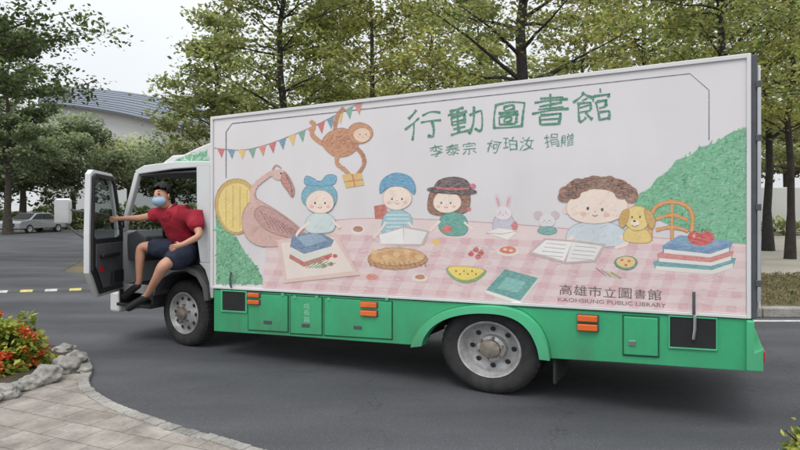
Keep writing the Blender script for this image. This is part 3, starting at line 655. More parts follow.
MB().box(-4.84,-4.2,cv0-.004,cv0+.05,.60,.705).build('door_sill',M['cabwhite'],cab,bev=.008)
MB().box(-4.9+D,-4.72+D,cv0-.02,cv1+.02,.34,.60).build('front_bumper',M['white'],cab,bev=.03)
for v in (.16,1.5): MB().box(-4.86+D,-4.79+D,v,v+.25,.66,.80).build('headlight',M['lampglass'],cab,bev=.02)
MB().box(-4.84+D,-4.80+D,.55,1.35,.66,.84).build('grille',M['black'],cab,bev=.01)
# roof fairing with print
f0=PU(212,144,.12); fz=f0[2]
fp=[(c0+.0,zroof+.0),(c0+.0,fz+.03),(-3.42,fz+.02),(-3.62,fz-.03),(-3.84,fz-.10),(-4.02,zroof+.13),(-4.16,zroof+.06),(-4.20,zroof+.02)]
fair=MB().prism(fp,.13,W2-.13).build('roof_fairing',M['white'],cab,bev=.05)
fm=Mural(.127); pb=[(166,167),(172,162),(180,158),(192,153.5),(206,151),(209,158),(209,166.5)]
fm.poly(pb,(124,188,148)); fm.strokes(pb,120,[(78,158,108),(92,174,124),(140,204,160),(70,146,104),(210,224,214)],5,1.6,-60,12); fm.build('fairing_print',fair)
# door --------------------------------------------------------------
door=bpy.data.objects.new('open_door',None); col.objects.link(door); door.parent=cab
door['label']='open driver door of the cab, dark inside with a window'
TH=math.radians(62); door.location=(-4.84,cv0+.01,0); door.rotation_euler=(0,0,-TH)
DL=.83; KS=DL/1.04
def ds(p): return [(x*KS,z) for x,z in p]
shell=ds([(0,.62),(0,1.36),(.26,2.02),(.36,2.07),(.92,2.09),(1.0,2.04),(1.04,1.36),(1.04,.92),(.92,.78),(.78,.62)])
win=ds([(.09,1.30),(.10,1.38),(.31,1.95),(.38,2.0),(.90,2.02),(.94,1.98),(.975,1.34),(.975,1.30),(.9,1.27),(.2,1.27)])
MB().ring(shell,win,-.06,.0).build('door_shell',M['cabwhite'],door,bev=.005)
sh2=ds([(.05,.66),(.05,1.36),(.29,1.98),(.38,2.035),(.90,2.05),(.965,2.01),(1.0,1.36),(1.0,.94),(.90,.84),(.765,.66)])
win2=ds([(.11,1.33),(.12,1.39),(.325,1.93),(.39,1.98),(.885,2.0),(.92,1.96),(.955,1.36),(.955,1.33),(.9,1.30),(.2,1.30)])
MB().ring(sh2,win2,.001,.03).build('inner_trim',M['black'],door,bev=.006)
MB().prism(win,-.032,-.028).build('window_pane',M['glass'],door)
MB().prism(ds([(.10,.72),(.10,1.24),(.94,1.24),(.94,.98),(.86,.90),(.72,.72)]),.031,.045).build('inner_panel',M['grey'],door,bev=.01)
MB().box(.25,.68,.045,.10,1.08,1.13).build('arm_rest',M['black'],door,bev=.015)
MB().tube([(.18,.04,1.40),(.19,.10,1.42),(.22,.11,1.56),(.24,.04,1.60)],.014,8).build('grab_handle',M['black'],door,smooth=True)
MB().box(.60,.67,.046,.052,.92,.98).build('reflector',M['red'],door)
MB().prism([(.12,.74),(.12,.90),(.40,.90),(.40,.74)],.046,.08).build('door_pocket',M['black'],door,bev=.01)
mi=MB()
mi.tube([(.20,-.06,1.56),(.28,-.24,1.60),(.32,-.42,1.62),(.34,-.55,1.66)],.014,8); mi.tube([(.20,-.06,1.22),(.28,-.26,1.25),(.32,-.42,1.36),(.34,-.55,1.50)],.013,8)
mi=mi.build('mirror_arm',M['grey'],door,smooth=True)
MB().box(.29,.36,-.66,-.46,1.46,1.77).build('mirror_housing',M['white'],mi,bev=.035)
MB().box(.361,.367,-.645,-.475,1.48,1.75).build('mirror_glass',M['chrome'],mi)

# ================================================================= PERSON
def skin_mesh(name,V,E,R,m,parent,sub=2,off=(0,0,0),relax=0):
    me=bpy.data.meshes.new(name); me.from_pydata([tuple(Vector(v)-Vector(off)) for v in V],E,[])
    o=bpy.data.objects.new(name+'_tmp',me); col.objects.link(o)
    sm=o.modifiers.new('Skin','SKIN'); sm.use_smooth_shade=True
    for i,r in enumerate(R):
        d=me.skin_vertices[0].data[i]; d.radius=(r,r) if not hasattr(r,'__len__') else r; d.use_root=(i==0)
    ss=o.modifiers.new('Sub','SUBSURF'); ss.levels=sub; ss.render_levels=sub
    if relax:
        sm2=o.modifiers.new('Relax','SMOOTH'); sm2.factor=.5; sm2.iterations=relax
    dg=bpy.context.evaluated_depsgraph_get(); dg.update()
    nm=bpy.data.meshes.new_from_object(o.evaluated_get(dg)); bpy.data.objects.remove(o)
    nm.materials.clear(); nm.materials.append(m); nm.polygons.foreach_set('use_smooth',[True]*len(nm.polygons))
    r=bpy.data.objects.new(name,nm); col.objects.link(r); r.parent=parent; nm.name=name
    return r
J={}
def j(n,px,py,v,r): J[n]=(PU(px,py,v),r)
j('pel',187,247,.26,.135); j('bel',186,237,.20,.13); j('che',182,224,.10,.135); j('upc',176,213.5,.04,.105); j('nec',169,207.5,-.01,.056)
j('jaw',163.5,202.5,-.06,.072); j('hed',161.5,196,-.08,.096); j('top',161.5,189,-.06,.088)
j('shA',162,213.5,.0,.058); j('elA',141,218,-.10,.043); j('wrA',122,218.5,-.13,.029); j('paA',116.5,219,-.16,.028)
j('shB',194,217,.0,.060); j('elB',200,236,-.08,.045); j('wrB',184,244,-.21,.031); j('paB',178,246,-.25,.03)
j('hiA',179,250,.14,.10); j('knA',141,246,-.06,.07); j('caA',140,260,-.07,.058); j('anA',139,283,-.06,.035); j('toA',126,295,-.08,.026)
j('hiB',187,254,.05,.105); j('knB',163,265,-.27,.072); j('cfB',157,278,-.27,.056); j('anB',147,295,-.24,.035); j('toB',130,307,-.28,.026)
names=['pel','bel','che','upc','nec','jaw','hed','top','shA','elA','wrA','paA','shB','elB','wrB','paB','hiA','knA','caA','anA','toA','hiB','knB','cfB','anB','toB']
ed=[('pel','bel'),('bel','che'),('che','upc'),('upc','nec'),('nec','jaw'),('jaw','hed'),('hed','top'),('upc','shA'),('shA','elA'),('elA','wrA'),('wrA','paA'),('upc','shB'),('shB','elB'),('elB','wrB'),('wrB','paB'),('pel','hiA'),('hiA','knA'),('knA','caA'),('caA','anA'),('anA','toA'),('pel','hiB'),('hiB','knB'),('knB','cfB'),('cfB','anB'),('anB','toB')]
V=[J[n][0] for n in names]; R=[J[n][1] for n in names]; E=[(names.index(a),names.index(b)) for a,b in ed]
look=Vector((.18,-.95,-.22)).normalized(); sd=Vector((0,0,1)).cross(look).normalized()
def fingers(pal,wr,curl,side):
    p=Vector(J[pal][0]); d=(p-Vector(J[wr][0])).normalized(); up=Vector((0,0,1)); s=d.cross(up).normalized()
    for k,(o,l) in enumerate(((.030,.075),(.010,.085),(-.010,.08),(-.028,.062))):
        a=p+d*.04+up*o; b=a+d*l*.5+s*side*.012; c=b+d*l*.25+s*side*curl
        i0=len(V); V.extend([tuple(a),tuple(b),tuple(c)]); R.extend([.0105,.0095,.0085]); E.extend([(names.index(pal),i0),(i0,i0+1),(i0+1,i0+2)])
    a=p+up*.035+s*side*.03; b=a+d*.035+up*.015+s*side*.02
    i0=len(V); V.extend([tuple(a),tuple(b)]); R.extend([.012,.010]); E.extend([(names.index(pal),i0),(i0,i0+1)])
fingers('paA','wrA',.03,1); fingers('paB','wrB',.02,1)
hv=Vector(J['hed'][0]); i0=len(V); V.append(tuple(hv+look*.102+Vector((0,0,-.015)))); R.append(.017); E.append((names.index('hed'),i0))
base=PU(150,300,-.2)
pw=LW(base[0],base[1],.48)
person=empty('person',pw,ROT); off=(base[0],base[1],.48)
tag(person,'person in maroon shirt, navy shorts and face mask climbing down from the truck cab','person')
body=skin_mesh('body',V,E,R,M['skin'],person,2,off)
def sub(nl,el,rad,name,m,relax=0):
    Vs=[J[n][0] if isinstance(n,str) else n for n in nl]
    return skin_mesh(name,Vs,el,rad,m,person,3,off,relax)
def lerp(a,b,t): return tuple(Vector(J[a][0]).lerp(Vector(J[b][0]),t))
sh=sub(['che','bel','pel','upc',lerp('upc','nec',.55),'shA',lerp('shA','elA',.3),lerp('shA','elA',.62),'shB',lerp('shB','elB',.3),lerp('shB','elB',.72)],[(0,1),(1,2),(0,3),(3,4),(3,5),(5,6),(6,7),(3,8),(8,9),(9,10)],[.190,.185,.172,.158,.085,.10,.092,.084,.104,.096,.086],'shirt',M['shirt'],6)
so_=sub(['pel','hiA',lerp('hiA','knA',.5),lerp('hiA','knA',.82),'hiB',lerp('hiB','knB',.5),lerp('hiB','knB',.85)],[(0,1),(1,2),(2,3),(0,4),(4,5),(5,6)],[.165,.138,.122,.108,.145,.13,.116],'shorts',M['shorts'],4)
for ob in (sh,so_):
    tex=bpy.data.textures.new('folds','CLOUDS'); tex.noise_scale=.085; tex.noise_depth=1
    d=ob.modifiers.new('Folds','DISPLACE'); d.texture=tex; d.strength=.026; d.mid_level=.35; d.texture_coords='LOCAL'
for a,b,nm in (('anA','toA','sandal'),('anB','toB','sandal')):
    p=Vector(J[a][0]); q=Vector(J[b][0]); d=(q-p)
    skin_mesh(nm,[p+Vector((.02,0,-.012)),p+d*.5+Vector((0,0,-.005)),q+Vector((0,0,-.004)),q+d*.2+Vector((0,0,-.008))],[(0,1),(1,2),(2,3)],[.042,.046,.048,.034],M['sandal'],person,2,off)
hd=Vector(J['hed'][0]); tp=Vector(J['top'][0])
nk=Vector(lerp('upc','nec',.62)); nd=(Vector(J['nec'][0])-Vector(J['upc'][0])).normalized()
cr=MB(); pts=[]; e1=nd.cross(Vector((0,1,0))).normalized(); e2=nd.cross(e1)
for k in range(17):
    t=2*math.pi*k/16; pts.append(tuple(nk-Vector(off)+e1*math.cos(t)*.082+e2*math.sin(t)*.082+nd*.008))
cr.tube(pts,.020,6).build('shirt_collar',M['collar'],person,smooth=True)
lk=Vector((look.x,look.y,0)).normalized()
def cap(name,center,rx,ry,rz,m,cond,thick,parent=person):
    bm=bmesh.new(); bmesh.ops.create_uvsphere(bm,u_segments=48,v_segments=32,radius=1)
    T=Matrix((lk,sd,Vector((0,0,1)))).transposed()
    for v in bm.verts: v.co=Vector((v.co.x*rx,v.co.y*ry,v.co.z*rz))
    dele=[f for f in bm.faces if not cond(f.calc_center_median().x/rx,f.calc_center_median().y/ry,f.calc_center_median().z/rz)]
    bmesh.ops.delete(bm,geom=dele,context='FACES')
    for v in bm.verts:
        if name=='hair': v.co+=v.co.normalized()*(mathutils.noise.noise(v.co*45)*.010+mathutils.noise.noise(v.co*110)*.006)
        v.co=T@v.co; v.co+=center-Vector(off)
    me=bpy.data.meshes.new(name); bm.to_mesh(me); bm.free(); me.materials.append(m); me.polygons.foreach_set('use_smooth',[True]*len(me.polygons))
    o=bpy.data.objects.new(name,me); col.objects.link(o); o.parent=parent
    s=o.modifiers.new('Solid','SOLIDIFY'); s.thickness=thick; s.offset=1
    return o
hc=hd.lerp(tp,.5)
cap('hair',hc-lk*.010+Vector((0,0,.006)),.102,.098,.108,M['hair'],lambda a,b,c: c>.62-.30*abs(b)+.06*math.sin(b*9) or (a<.35 and c>.02) or (a<.0 and c>-.7),.006)
cap('face_mask',hd+Vector((0,0,-.058))+lk*.020,.088,.082,.062,M['mask'],lambda a,b,c: a>.18 and -.95<c<.70,.008)
for s_ in (-1,1):
    bm=bmesh.new(); bmesh.ops.create_uvsphere(bm,u_segments=10,v_segments=8,radius=.011)
    c=hd+Vector((0,0,.022))+lk*.089+sd*s_*.034-Vector(off)
    for v in bm.verts: v.co=sd*v.co.x*1.6+lk*v.co.y+Vector((0,0,v.co.z*.65))+c
    me=bpy.data.meshes.new('eye'); bm.to_mesh(me); bm.free(); me.materials.append(M['hair']); o=bpy.data.objects.new('eye',me); col.objects.link(o); o.parent=person
    c=hd+Vector((0,0,.046))+lk*.088-Vector(off)
    MB().tube([c+sd*s_*.016,c+sd*s_*.036+Vector((0,0,.007)),c+sd*s_*.056],[.0045,.0055,.003],6).build('eyebrow',M['hair'],person,smooth=True)
    bm=bmesh.new(); bmesh.ops.create_uvsphere(bm,u_segments=10,v_segments=8,radius=.028)
    c=hd+Vector((0,0,.0))+sd*s_*.096-lk*.005-Vector(off)
    for v in bm.verts: v.co=lk*v.co.x*.6+sd*v.co.y*.35+Vector((0,0,v.co.z))+c
    me=bpy.data.meshes.new('ear'); bm.to_mesh(me); bm.free(); me.materials.append(M['skin']); me.polygons.foreach_set('use_smooth',[True]*len(me.polygons)); o=bpy.data.objects.new('ear',me); col.objects.link(o); o.parent=person

# ================================================================= GROUND
def asphalt():
    m=mat('asphalt',(.088,.09,.099),.8,var=.2,scale=.55,bump=.5,bscale=120,fine=.3)
    nt=m.node_tree; N=nt.nodes; L=nt.links; b=N['Principled BSDF']
    src=b.inputs['Base Color'].links[0].from_socket
    tc=N.new('ShaderNodeTexCoord'); w=N.new('ShaderNodeTexNoise'); w.inputs['Scale'].default_value=.25; w.inputs['Detail'].default_value=5
    mp=N.new('ShaderNodeMapping'); mp.inputs['Scale'].default_value=(1,4,1); mp.inputs['Rotation'].default_value=(0,0,math.radians(25)); L.new(tc.outputs['Object'],mp.inputs[0]); L.new(mp.outputs[0],w.inputs['Vector'])
    r=N.new('ShaderNodeMapRange'); r.inputs['From Min'].default_value=.35; r.inputs['From Max'].default_value=.65; r.inputs['To Min'].default_value=.74; r.inputs['To Max'].default_value=1.3; L.new(w.outputs['Fac'],r.inputs['Value'])
    s=N.new('ShaderNodeVectorMath'); s.operation='SCALE'; L.new(src,s.inputs[0]); L.new(r.outputs[0],s.inputs['Scale'])
    vo=N.new('ShaderNodeTexVoronoi'); vo.inputs['Scale'].default_value=70; L.new(tc.outputs['Object'],vo.inputs['Vector'])
    r2=N.new('ShaderNodeMapRange'); r2.inputs['From Min'].default_value=0; r2.inputs['From Max'].default_value=.35; r2.inputs['To Min'].default_value=1.9; r2.inputs['To Max'].default_value=.85; L.new(vo.outputs['Distance'],r2.inputs['Value'])
    s2=N.new('ShaderNodeVectorMath'); s2.operation='SCALE'; L.new(s.outputs[0],s2.inputs[0]); L.new(r2.outputs[0],s2.inputs['Scale'])
    v2=N.new('ShaderNodeTexVoronoi'); v2.feature='DISTANCE_TO_EDGE'; v2.inputs['Scale'].default_value=.45
    nw=N.new('ShaderNodeTexNoise'); nw.inputs['Scale'].default_value=2; nw.inputs['Detail'].default_value=6; L.new(tc.outputs['Object'],nw.inputs['Vector'])
    ad=N.new('ShaderNodeVectorMath'); ad.operation='ADD'; L.new(tc.outputs['Object'],ad.inputs[0]); L.new(nw.outputs['Color'],ad.inputs[1]); L.new(ad.outputs[0],v2.inputs['Vector'])
    r3=N.new('ShaderNodeMapRange'); r3.inputs['From Min'].default_value=0; r3.inputs['From Max'].default_value=.005; r3.inputs['To Min'].default_value=.68; r3.inputs['To Max'].default_value=1; L.new(v2.outputs['Distance'],r3.inputs['Value'])
    s3=N.new('ShaderNodeVectorMath'); s3.operation='SCALE'; L.new(s2.outputs[0],s3.inputs[0]); L.new(r3.outputs[0],s3.inputs['Scale']); L.new(s3.outputs[0],b.inputs['Base Color'])
    return m
M['asphalt']=asphalt()
M['grassground']=mat('grass_and_soil',(.15,.125,.07),.95,var=.45,scale=1.2,bump=.6,bscale=30,fine=.4)
M['plaza']=mat('pale_plaza',(.40,.365,.31),.9,var=.12,scale=.6)
def pavers():
    m=bpy.data.materials.new('concrete_pavers'); m.use_nodes=True; nt=m.node_tree; N=nt.nodes; L=nt.links; b=N['Principled BSDF']; b.inputs['Roughness'].default_value=.9
    tc=N.new('ShaderNodeTexCoord'); mp=N.new('ShaderNodeMapping'); mp.inputs['Rotation'].default_value=(0,0,math.radians(24)); L.new(tc.outputs['Object'],mp.inputs[0])
    br=N.new('ShaderNodeTexBrick'); br.inputs['Scale'].default_value=1; br.inputs['Brick Width'].default_value=.34; br.inputs['Row Height'].default_value=.26; br.inputs['Mortar Size'].default_value=.006; br.inputs['Mortar Smooth'].default_value=.6
    br.inputs['Color1'].default_value=(.285,.25,.22,1); br.inputs['Color2'].default_value=(.34,.305,.27,1); br.inputs['Mortar'].default_value=(.17,.15,.125,1); L.new(mp.outputs[0],br.inputs['Vector'])
    out=br.outputs['Color']
    for sc,lo,hi in ((4,.6,1.32),(40,.82,1.18),(.9,.85,1.12)):
        no=N.new('ShaderNodeTexNoise'); no.inputs['Scale'].default_value=sc; no.inputs['Detail'].default_value=9; no.inputs['Roughness'].default_value=.7; L.new(tc.outputs['Object'],no.inputs['Vector'])
        r=N.new('ShaderNodeMapRange'); r.inputs['From Min'].default_value=.3; r.inputs['From Max'].default_value=.7; r.inputs['To Min'].default_value=lo; r.inputs['To Max'].default_value=hi; L.new(no.outputs['Fac'],r.inputs['Value'])
        s=N.new('ShaderNodeVectorMath'); s.operation='SCALE'; L.new(out,s.inputs[0]); L.new(r.outputs[0],s.inputs['Scale']); out=s.outputs[0]
    L.new(out,b.inputs['Base Color'])
    bp=N.new('ShaderNodeBump'); bp.inputs['Strength'].default_value=.4; bp.inputs['Distance'].default_value=.01; L.new(br.outputs['Fac'],bp.inputs['Height']); bp.invert=True; L.new(bp.outputs[0],b.inputs['Normal'])
    return m
M['pavers']=pavers()
def sheet(name,pts,z,m):
    o=MB().add([(x,y,z) for x,y in pts],[tuple(range(len(pts)))]).build(name,m)
    return tag(o,kind='structure')
sheet('ground',[(-500,-60),(500,-60),(500,900),(-500,900)],-.008,M['grassground'])
sheet('road',[(-80,-30),(60,-30),(60,9.2),(1.5,9.2),(-1.5,10.5),(-9,16),(-12,24),(-12,45),(-80,45)],0,M['asphalt'])
sheet('plaza',[(3,14),(80,14),(80,38),(3,38)],.0,M['plaza'])
ve=[(1.5,9.32),(60,9.32),(60,14.0),(1.5,14.0)]
tag(MB().slab(ve,0,.12).build('verge',M['grassground']),kind='structure')
kb=MB()
for i in range(30):
    x=1.5+i*1.0; kb.box(x,x+.985,9.08,9.31,0,.14)
tag(kb.build('kerb',M['kerb'],bev=.015),kind='structure')
tag(MB().box(-60,-12,45.0,45.25,0,.14).build('kerb',M['kerb']),kind='structure')
tag(sheet('edge_line',[(4.6,8.75),(30,8.75),(30,8.86),(4.6,8.86)],.004,M['strip']),kind='structure')
kp=[G(*p) for p in smooth_open([(64,350),(83,357),(91,370),(88,385),(97,398),(122,411),(152,423),(190,435),(240,449),(300,468),(360,490)],5)]
pv=kp+[(-1.2,1.5),(-9,1.5),(-9,7.2)]
tag(MB().slab(pv,0,.035).build('pavement',M['pavers']),kind='structure')
n=len(kp); mb=MB(); rr=random.Random(3)
for i in range(0,n-1):
    a=Vector((*kp[i],0)); b=Vector((*kp[i+1],0)); d=(b-a).normalized(); nn=Vector((d.y,-d.x,0))*.085
    if (a+nn-Vector((-6,4,0))).length>(a-Vector((-6,4,0))).length: nn=-nn
    a2=a.lerp(b,.004); b2=a.lerp(b,.996); hz=.046+rr.uniform(-.006,.006); jj=nn*rr.uniform(-.12,.12)
    vs=[(p.x,p.y,z) for z in (.0,hz) for p in (a2-nn*.12+jj,b2-nn*.12,b2+nn,a2+nn+jj)]
    mb.add(vs,[(0,3,2,1),(4,5,6,7),(0,1,5,4),(1,2,6,5),(2,3,7,6),(3,0,4,7)])
tag(mb.build('kerb_edging',M['kerb'],bev=.008),kind='structure')
sb=[G(*p) for p in [(-60,352),(20,345),(55,352),(74,360),(60,372),(30,388),(-5,402),(-80,420)]]
tag(MB().slab(sb,.03,.075).build('soil_bed',mat('soil',(.06,.045,.03),.95,var=.4,scale=8,bump=.6)),kind='structure')

sp=MB(); A0=Vector((*G(-30,293.5),0)); B0=Vector((*G(150,288),0)); d=(B0-A0); Ls=d.length; d.normalize(); nn=Vector((-d.y,d.x,0))*.07
k=0;t=0
while t<Ls:
    a=A0+d*t; b=A0+d*min(t+.22,Ls); c=lin((206,190,110)) if k%4==0 else (lin((190,190,186)) if k%2==0 else lin((84,82,80)))
    vs=[]
    for p in (a,b):
        vs+=[p-nn+Vector((0,0,.004)),p-nn*.4+Vector((0,0,.04)),p+nn*.4+Vector((0,0,.04)),p+nn+Vector((0,0,.004))]
    sp.add(vs,[(0,1,5,4),(1,2,6,5),(2,3,7,6),(0,3,2,1),(4,5,6,7)],c); t+=.2205; k+=1
tag(sp.build('speed_bump',M['vcol']),'low speed bump striped yellow, white and grey across the road beyond the open door','speed bump')

# ================================================================= FOLIAGE
def leaves(name,pos,size,cols,m,parent,flat=.5,aspect=.6):
    n=len(pos); pos=np.asarray(pos)
    nrm=rng.normal(size=(n,3)); nrm[:,2]=np.abs(nrm[:,2])+flat*2; nrm/=np.linalg.norm(nrm,axis=1)[:,None]
    r=rng.normal(size=(n,3)); a=np.cross(nrm,r); a/=np.linalg.norm(a,axis=1)[:,None]; b=np.cross(nrm,a)
    s=(size*rng.uniform(.6,1.35,n))[:,None]
    v=np.stack([pos-a*s,pos+b*s*aspect,pos+a*s,pos-b*s*aspect],1).reshape(-1,3)
    me=bpy.data.meshes.new(name); me.vertices.add(4*n); me.vertices.foreach_set('co',v.astype(np.float32).ravel())
    me.loops.add(4*n); me.loops.foreach_set('vertex_index',np.arange(4*n,dtype=np.int32)); me.polygons.add(n); me.polygons.foreach_set('loop_start',np.arange(0,4*n,4,dtype=np.int32))
    me.update(calc_edges=True); me.validate()
    c=np.repeat(np.asarray(cols),4,axis=0); c=np.concatenate([c,np.ones((len(c),1))],1).astype(np.float32)
    at=me.attributes.new('Col','FLOAT_COLOR','POINT'); at.data.foreach_set('color',c.ravel())
    me.materials.append(m); o=bpy.data.objects.new(name,me); col.objects.link(o)
    if parent: o.parent=parent
    return o
def shade(cols,pal,k):
    pal=np.array(pal); i=rng.integers(0,len(pal),k); return pal[i]*rng.uniform(.68,1.3,(k,1))
PAL1=[(.46,.47,.12),(.36,.41,.11),(.52,.50,.16),(.25,.31,.08),(.40,.36,.11)]
PAL2=[(.12,.17,.06),(.16,.21,.075),(.10,.14,.055),(.20,.25,.08)]
PAL3=[(.30,.35,.10),(.37,.40,.12),(.20,.27,.08),(.34,.32,.11)]
def hz(pal,Y):  # distance haze blended into the leaf colours of farther trees
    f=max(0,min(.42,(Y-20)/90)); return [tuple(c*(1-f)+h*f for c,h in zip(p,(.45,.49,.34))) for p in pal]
def tiertree(label,px,Y,h,r,spread,z0,seed,nl,leaf,pal,name='tiered_tree',group='trees',lean=0,barkm='bark',tiers=7):
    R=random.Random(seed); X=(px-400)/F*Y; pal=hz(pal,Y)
    t=empty(name,(X,Y,0)); tag(t,label,'tree',group)
    tr=MB(); path=[]
    for i in range(9):
        f=i/8; path.append((lean*f*h+R.uniform(-.12,.12)*f*2,R.uniform(-.1,.1)*f*2,h*f))
    tr.tube(path,[r*(1.5 if i==0 else 1)*(1-.85*(i/8)**1.1) for i in range(9)],9)
    def tp(z):
        f=min(.999,z/h)*8; i=int(f); q=f-i; return Vector(path[i]).lerp(Vector(path[i+1]),q)
    P=[]; C=[]
    per=nl//(tiers*6)
    for ti in range(tiers):
        f=ti/(tiers-1); z=z0+(h-z0)*f*.97; b0=tp(z); ns=R.randint(4,6); ph=R.uniform(0,6.28)
        for k in range(ns):
            an=ph+k*2*math.pi/ns+R.uniform(-.3,.3); Lb=spread*(1-.62*f)*R.uniform(.6,1.15)
            rise=R.uniform(.12,.5)
            zz=b0.z+R.uniform(-.45,.45); pts=[]
            for q in range(5):
                s_=q/4; pts.append((b0.x+math.cos(an)*Lb*s_,b0.y+math.sin(an)*Lb*s_,zz+rise*Lb*s_**.8+R.uniform(-.08,.08)))
            rb=r*.30*(1-.6*f); tr.tube(pts,[rb,rb*.7,rb*.45,rb*.28,rb*.12],5)
            ncl=R.randint(6,9)
            for c in range(ncl):
                s_=R.uniform(.25,1.05); side=R.uniform(-.42,.42)*Lb*s_
                base=Vector(pts[0]).lerp(Vector(pts[-1]),s_)
                cx=base.x-math.sin(an)*side; cy=base.y+math.cos(an)*side; cz=zz+rise*Lb*(s_**.8)+R.uniform(-.2,.25)
                if R.random()<.35: tr.tube([tuple(base),(cx,cy,cz)],[rb*.3,rb*.1],4)
                m=int(per/7*R.uniform(.6,1.6))+3; rc=R.uniform(.35,.85)
                d=rng.normal(size=(m,3))*np.array([rc*.6,rc*.6,.17]); P.append(d+np.array([cx,cy,cz]))
                cc=shade(None,pal,m)*R.uniform(.62,1.3)*(1+1.0*np.clip(d[:,2:3],-.35,.35)); C.append(cc)  # shade painted into leaf colour, darker low in each cluster
    tr.build('trunk',M[barkm],t,smooth=True)
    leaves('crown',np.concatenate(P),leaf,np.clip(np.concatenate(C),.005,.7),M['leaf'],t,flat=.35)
    return t
def roundtree(label,px,Y,zc,rx,rz,seed,nl,leaf,pal,name='leafy_tree',group=None,r=.25,X=None):
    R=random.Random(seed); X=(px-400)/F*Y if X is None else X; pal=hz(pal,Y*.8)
    t=empty(name,(X,Y,0)); tag(t,label,'tree',group)
    tr=MB(); tr.tube([(0,0,0),(.1,0,zc*.4),(0,.1,zc*.8),(.1,0,zc+rz*.5)],[r*1.4,r,r*.7,r*.2],8)
    P=[];C=[]; nc=46
    for k in range(nc):
        th=R.uniform(0,6.28); u=R.uniform(-.85,1); q=math.sqrt(max(0,1-u*u)); rr=R.uniform(.45,1.0)
        c=np.array([rx*rr*q*math.cos(th),rx*rr*q*math.sin(th),zc+rz*rr*u])
        if k%2==0: tr.tube([(0,0,zc*.6),tuple((c+np.array([0,0,zc*.6]))/2),tuple(c)],[r*.35,r*.2,r*.06],5)
        m=int(nl/nc*R.uniform(.6,1.4)); s=rx*R.uniform(.14,.26)
        d=rng.normal(size=(m,3)); d/=np.maximum(1,np.linalg.norm(d,axis=1)[:,None]/1.5); d*=np.array([s,s,s*.75]); P.append(d+c)
        C.append(shade(None,pal,m)*(1+.5*np.clip(d[:,2:3]/s,-1,1))*R.uniform(.7,1.25)*(.8+.35*u))  # leaf colour carries painted shade towards cluster and crown undersides
    tr.build('trunk',M['bark'],t,smooth=True)
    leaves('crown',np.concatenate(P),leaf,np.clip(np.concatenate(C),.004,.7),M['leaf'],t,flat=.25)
    return t
specs=[
 (283,20,12.5,.18,3.4,4.6,12000,.080,PAL3,'bark2','tiered tree with a slim trunk rising above the front corner of the cargo box',.0),
 (372,23,13,.15,3.2,4.8,12000,.088,PAL1,'bark','tiered tree whose trunk rises above the bunting end of the mural',.01),
 (430,29,14,.18,4.0,4.8,12000,.115,PAL1,'bark','pale green tiered tree behind the left end of the big green lettering',0),
 (522,14.5,12,.20,3.2,4.6,12500,.060,PAL3,'bark2','dark trunked tiered tree nearest behind the middle of the truck',.0),
 (650,20,12.5,.14,3.2,4.6,12000,.080,PAL1,'bark2','slender tiered tree above the curly haired boy of the mural',-.01),
 (724,15.5,12,.15,2.6,4.6,10000,.066,PAL3,'bark2','dark slim tree above the green bush of the mural',.0),
 (768,24,13,.17,3.2,4.8,11000,.092,PAL3,'bark2','dark trunked tree directly beside the rear edge of the truck',.0),
 (790,20,12.5,.13,3.0,4.6,10500,.078,PAL1,'bark2','rightmost dark trunk seen standing beyond the far verge',.005),
 (215,32,11.5,.20,4.0,3.9,11000,.125,PAL3,'bark','tiered tree above the roof of the truck cab',0),
 (330,36,14.5,.20,4.6,4.2,11000,.145,PAL1,'bark','distant tiered tree between the two slim trunks left of the lettering',0),
 (585,31,14.5,.18,4.6,4.4,12000,.118,PAL1,'bark','distant yellow green tree behind the right end of the big lettering',0),
 (480,38,15,.20,4.8,4.2,11000,.145,PAL3,'bark','distant mid green tree left of the nearest dark trunk',0),
 (690,37,15,.20,4.8,4.0,11000,.145,PAL1,'bark','distant pale green tree between the two slim right hand trunks',0),
 (812,34,14,.20,4.6,4.2,11000,.128,PAL3,'bark','distant tree cut by the right edge of the picture',0),
 (-34,19,12,.24,4.0,5.0,16000,.085,PAL2,'bark','near tree whose drooping branches hang into the upper left corner',0),
 (8,40,13.5,.24,4.6,4.4,13000,.15,PAL2,'bark','tall dark tree rising behind the drooping branches at the left edge',0),
]
for i,(px,Y,h,r,sp_,z0,nl,lf,pal,bk,desc,ln) in enumerate(specs):
    tiertree(desc,px,Y,h,r,sp_,z0,100+i,nl,lf,pal,barkm=bk,lean=ln,group='tiered trees around the truck')
for i,(px,Y,zc,rx,rz,nl,lf,pal,desc) in enumerate([
 (22,50,5.6,4.8,4.2,10000,.17,PAL2,'dense dark round tree beyond the parked car at the left edge'),
 (72,56,6.4,4.2,4.4,9000,.18,PAL2,'dense dark tree above the open cab door'),
 (128,70,6.8,5.4,3.3,7500,.21,PAL3,'lighter green tree in front of the arena wall'),
 (172,62,5.6,4.8,3.2,7500,.21,PAL2,'low tree in front of the arena, just left of the cab fairing'),
 (-15,60,7.5,5.5,6.5,8000,.21,PAL2,'dark tree cut by the left edge behind the parked car'),
 (255,60,8,6,5,6500,.23,PAL3,'far round tree behind the front corner of the cargo box'),
 (390,62,9,7,6,8000,.25,PAL1,'far round tree behind the children of the mural'),
 (545,60,9,7,6,8000,.25,PAL3,'far round tree behind the middle of the truck roof'),
 (660,64,9,7,6,8000,.25,PAL1,'far round tree behind the right part of the truck roof'),
 (785,62,9,7,5.5,9000,.23,PAL1,'far round tree beyond the plaza at the right edge')]):
    roundtree(desc,px,Y,zc,rx,rz,300+i,nl,lf,pal)
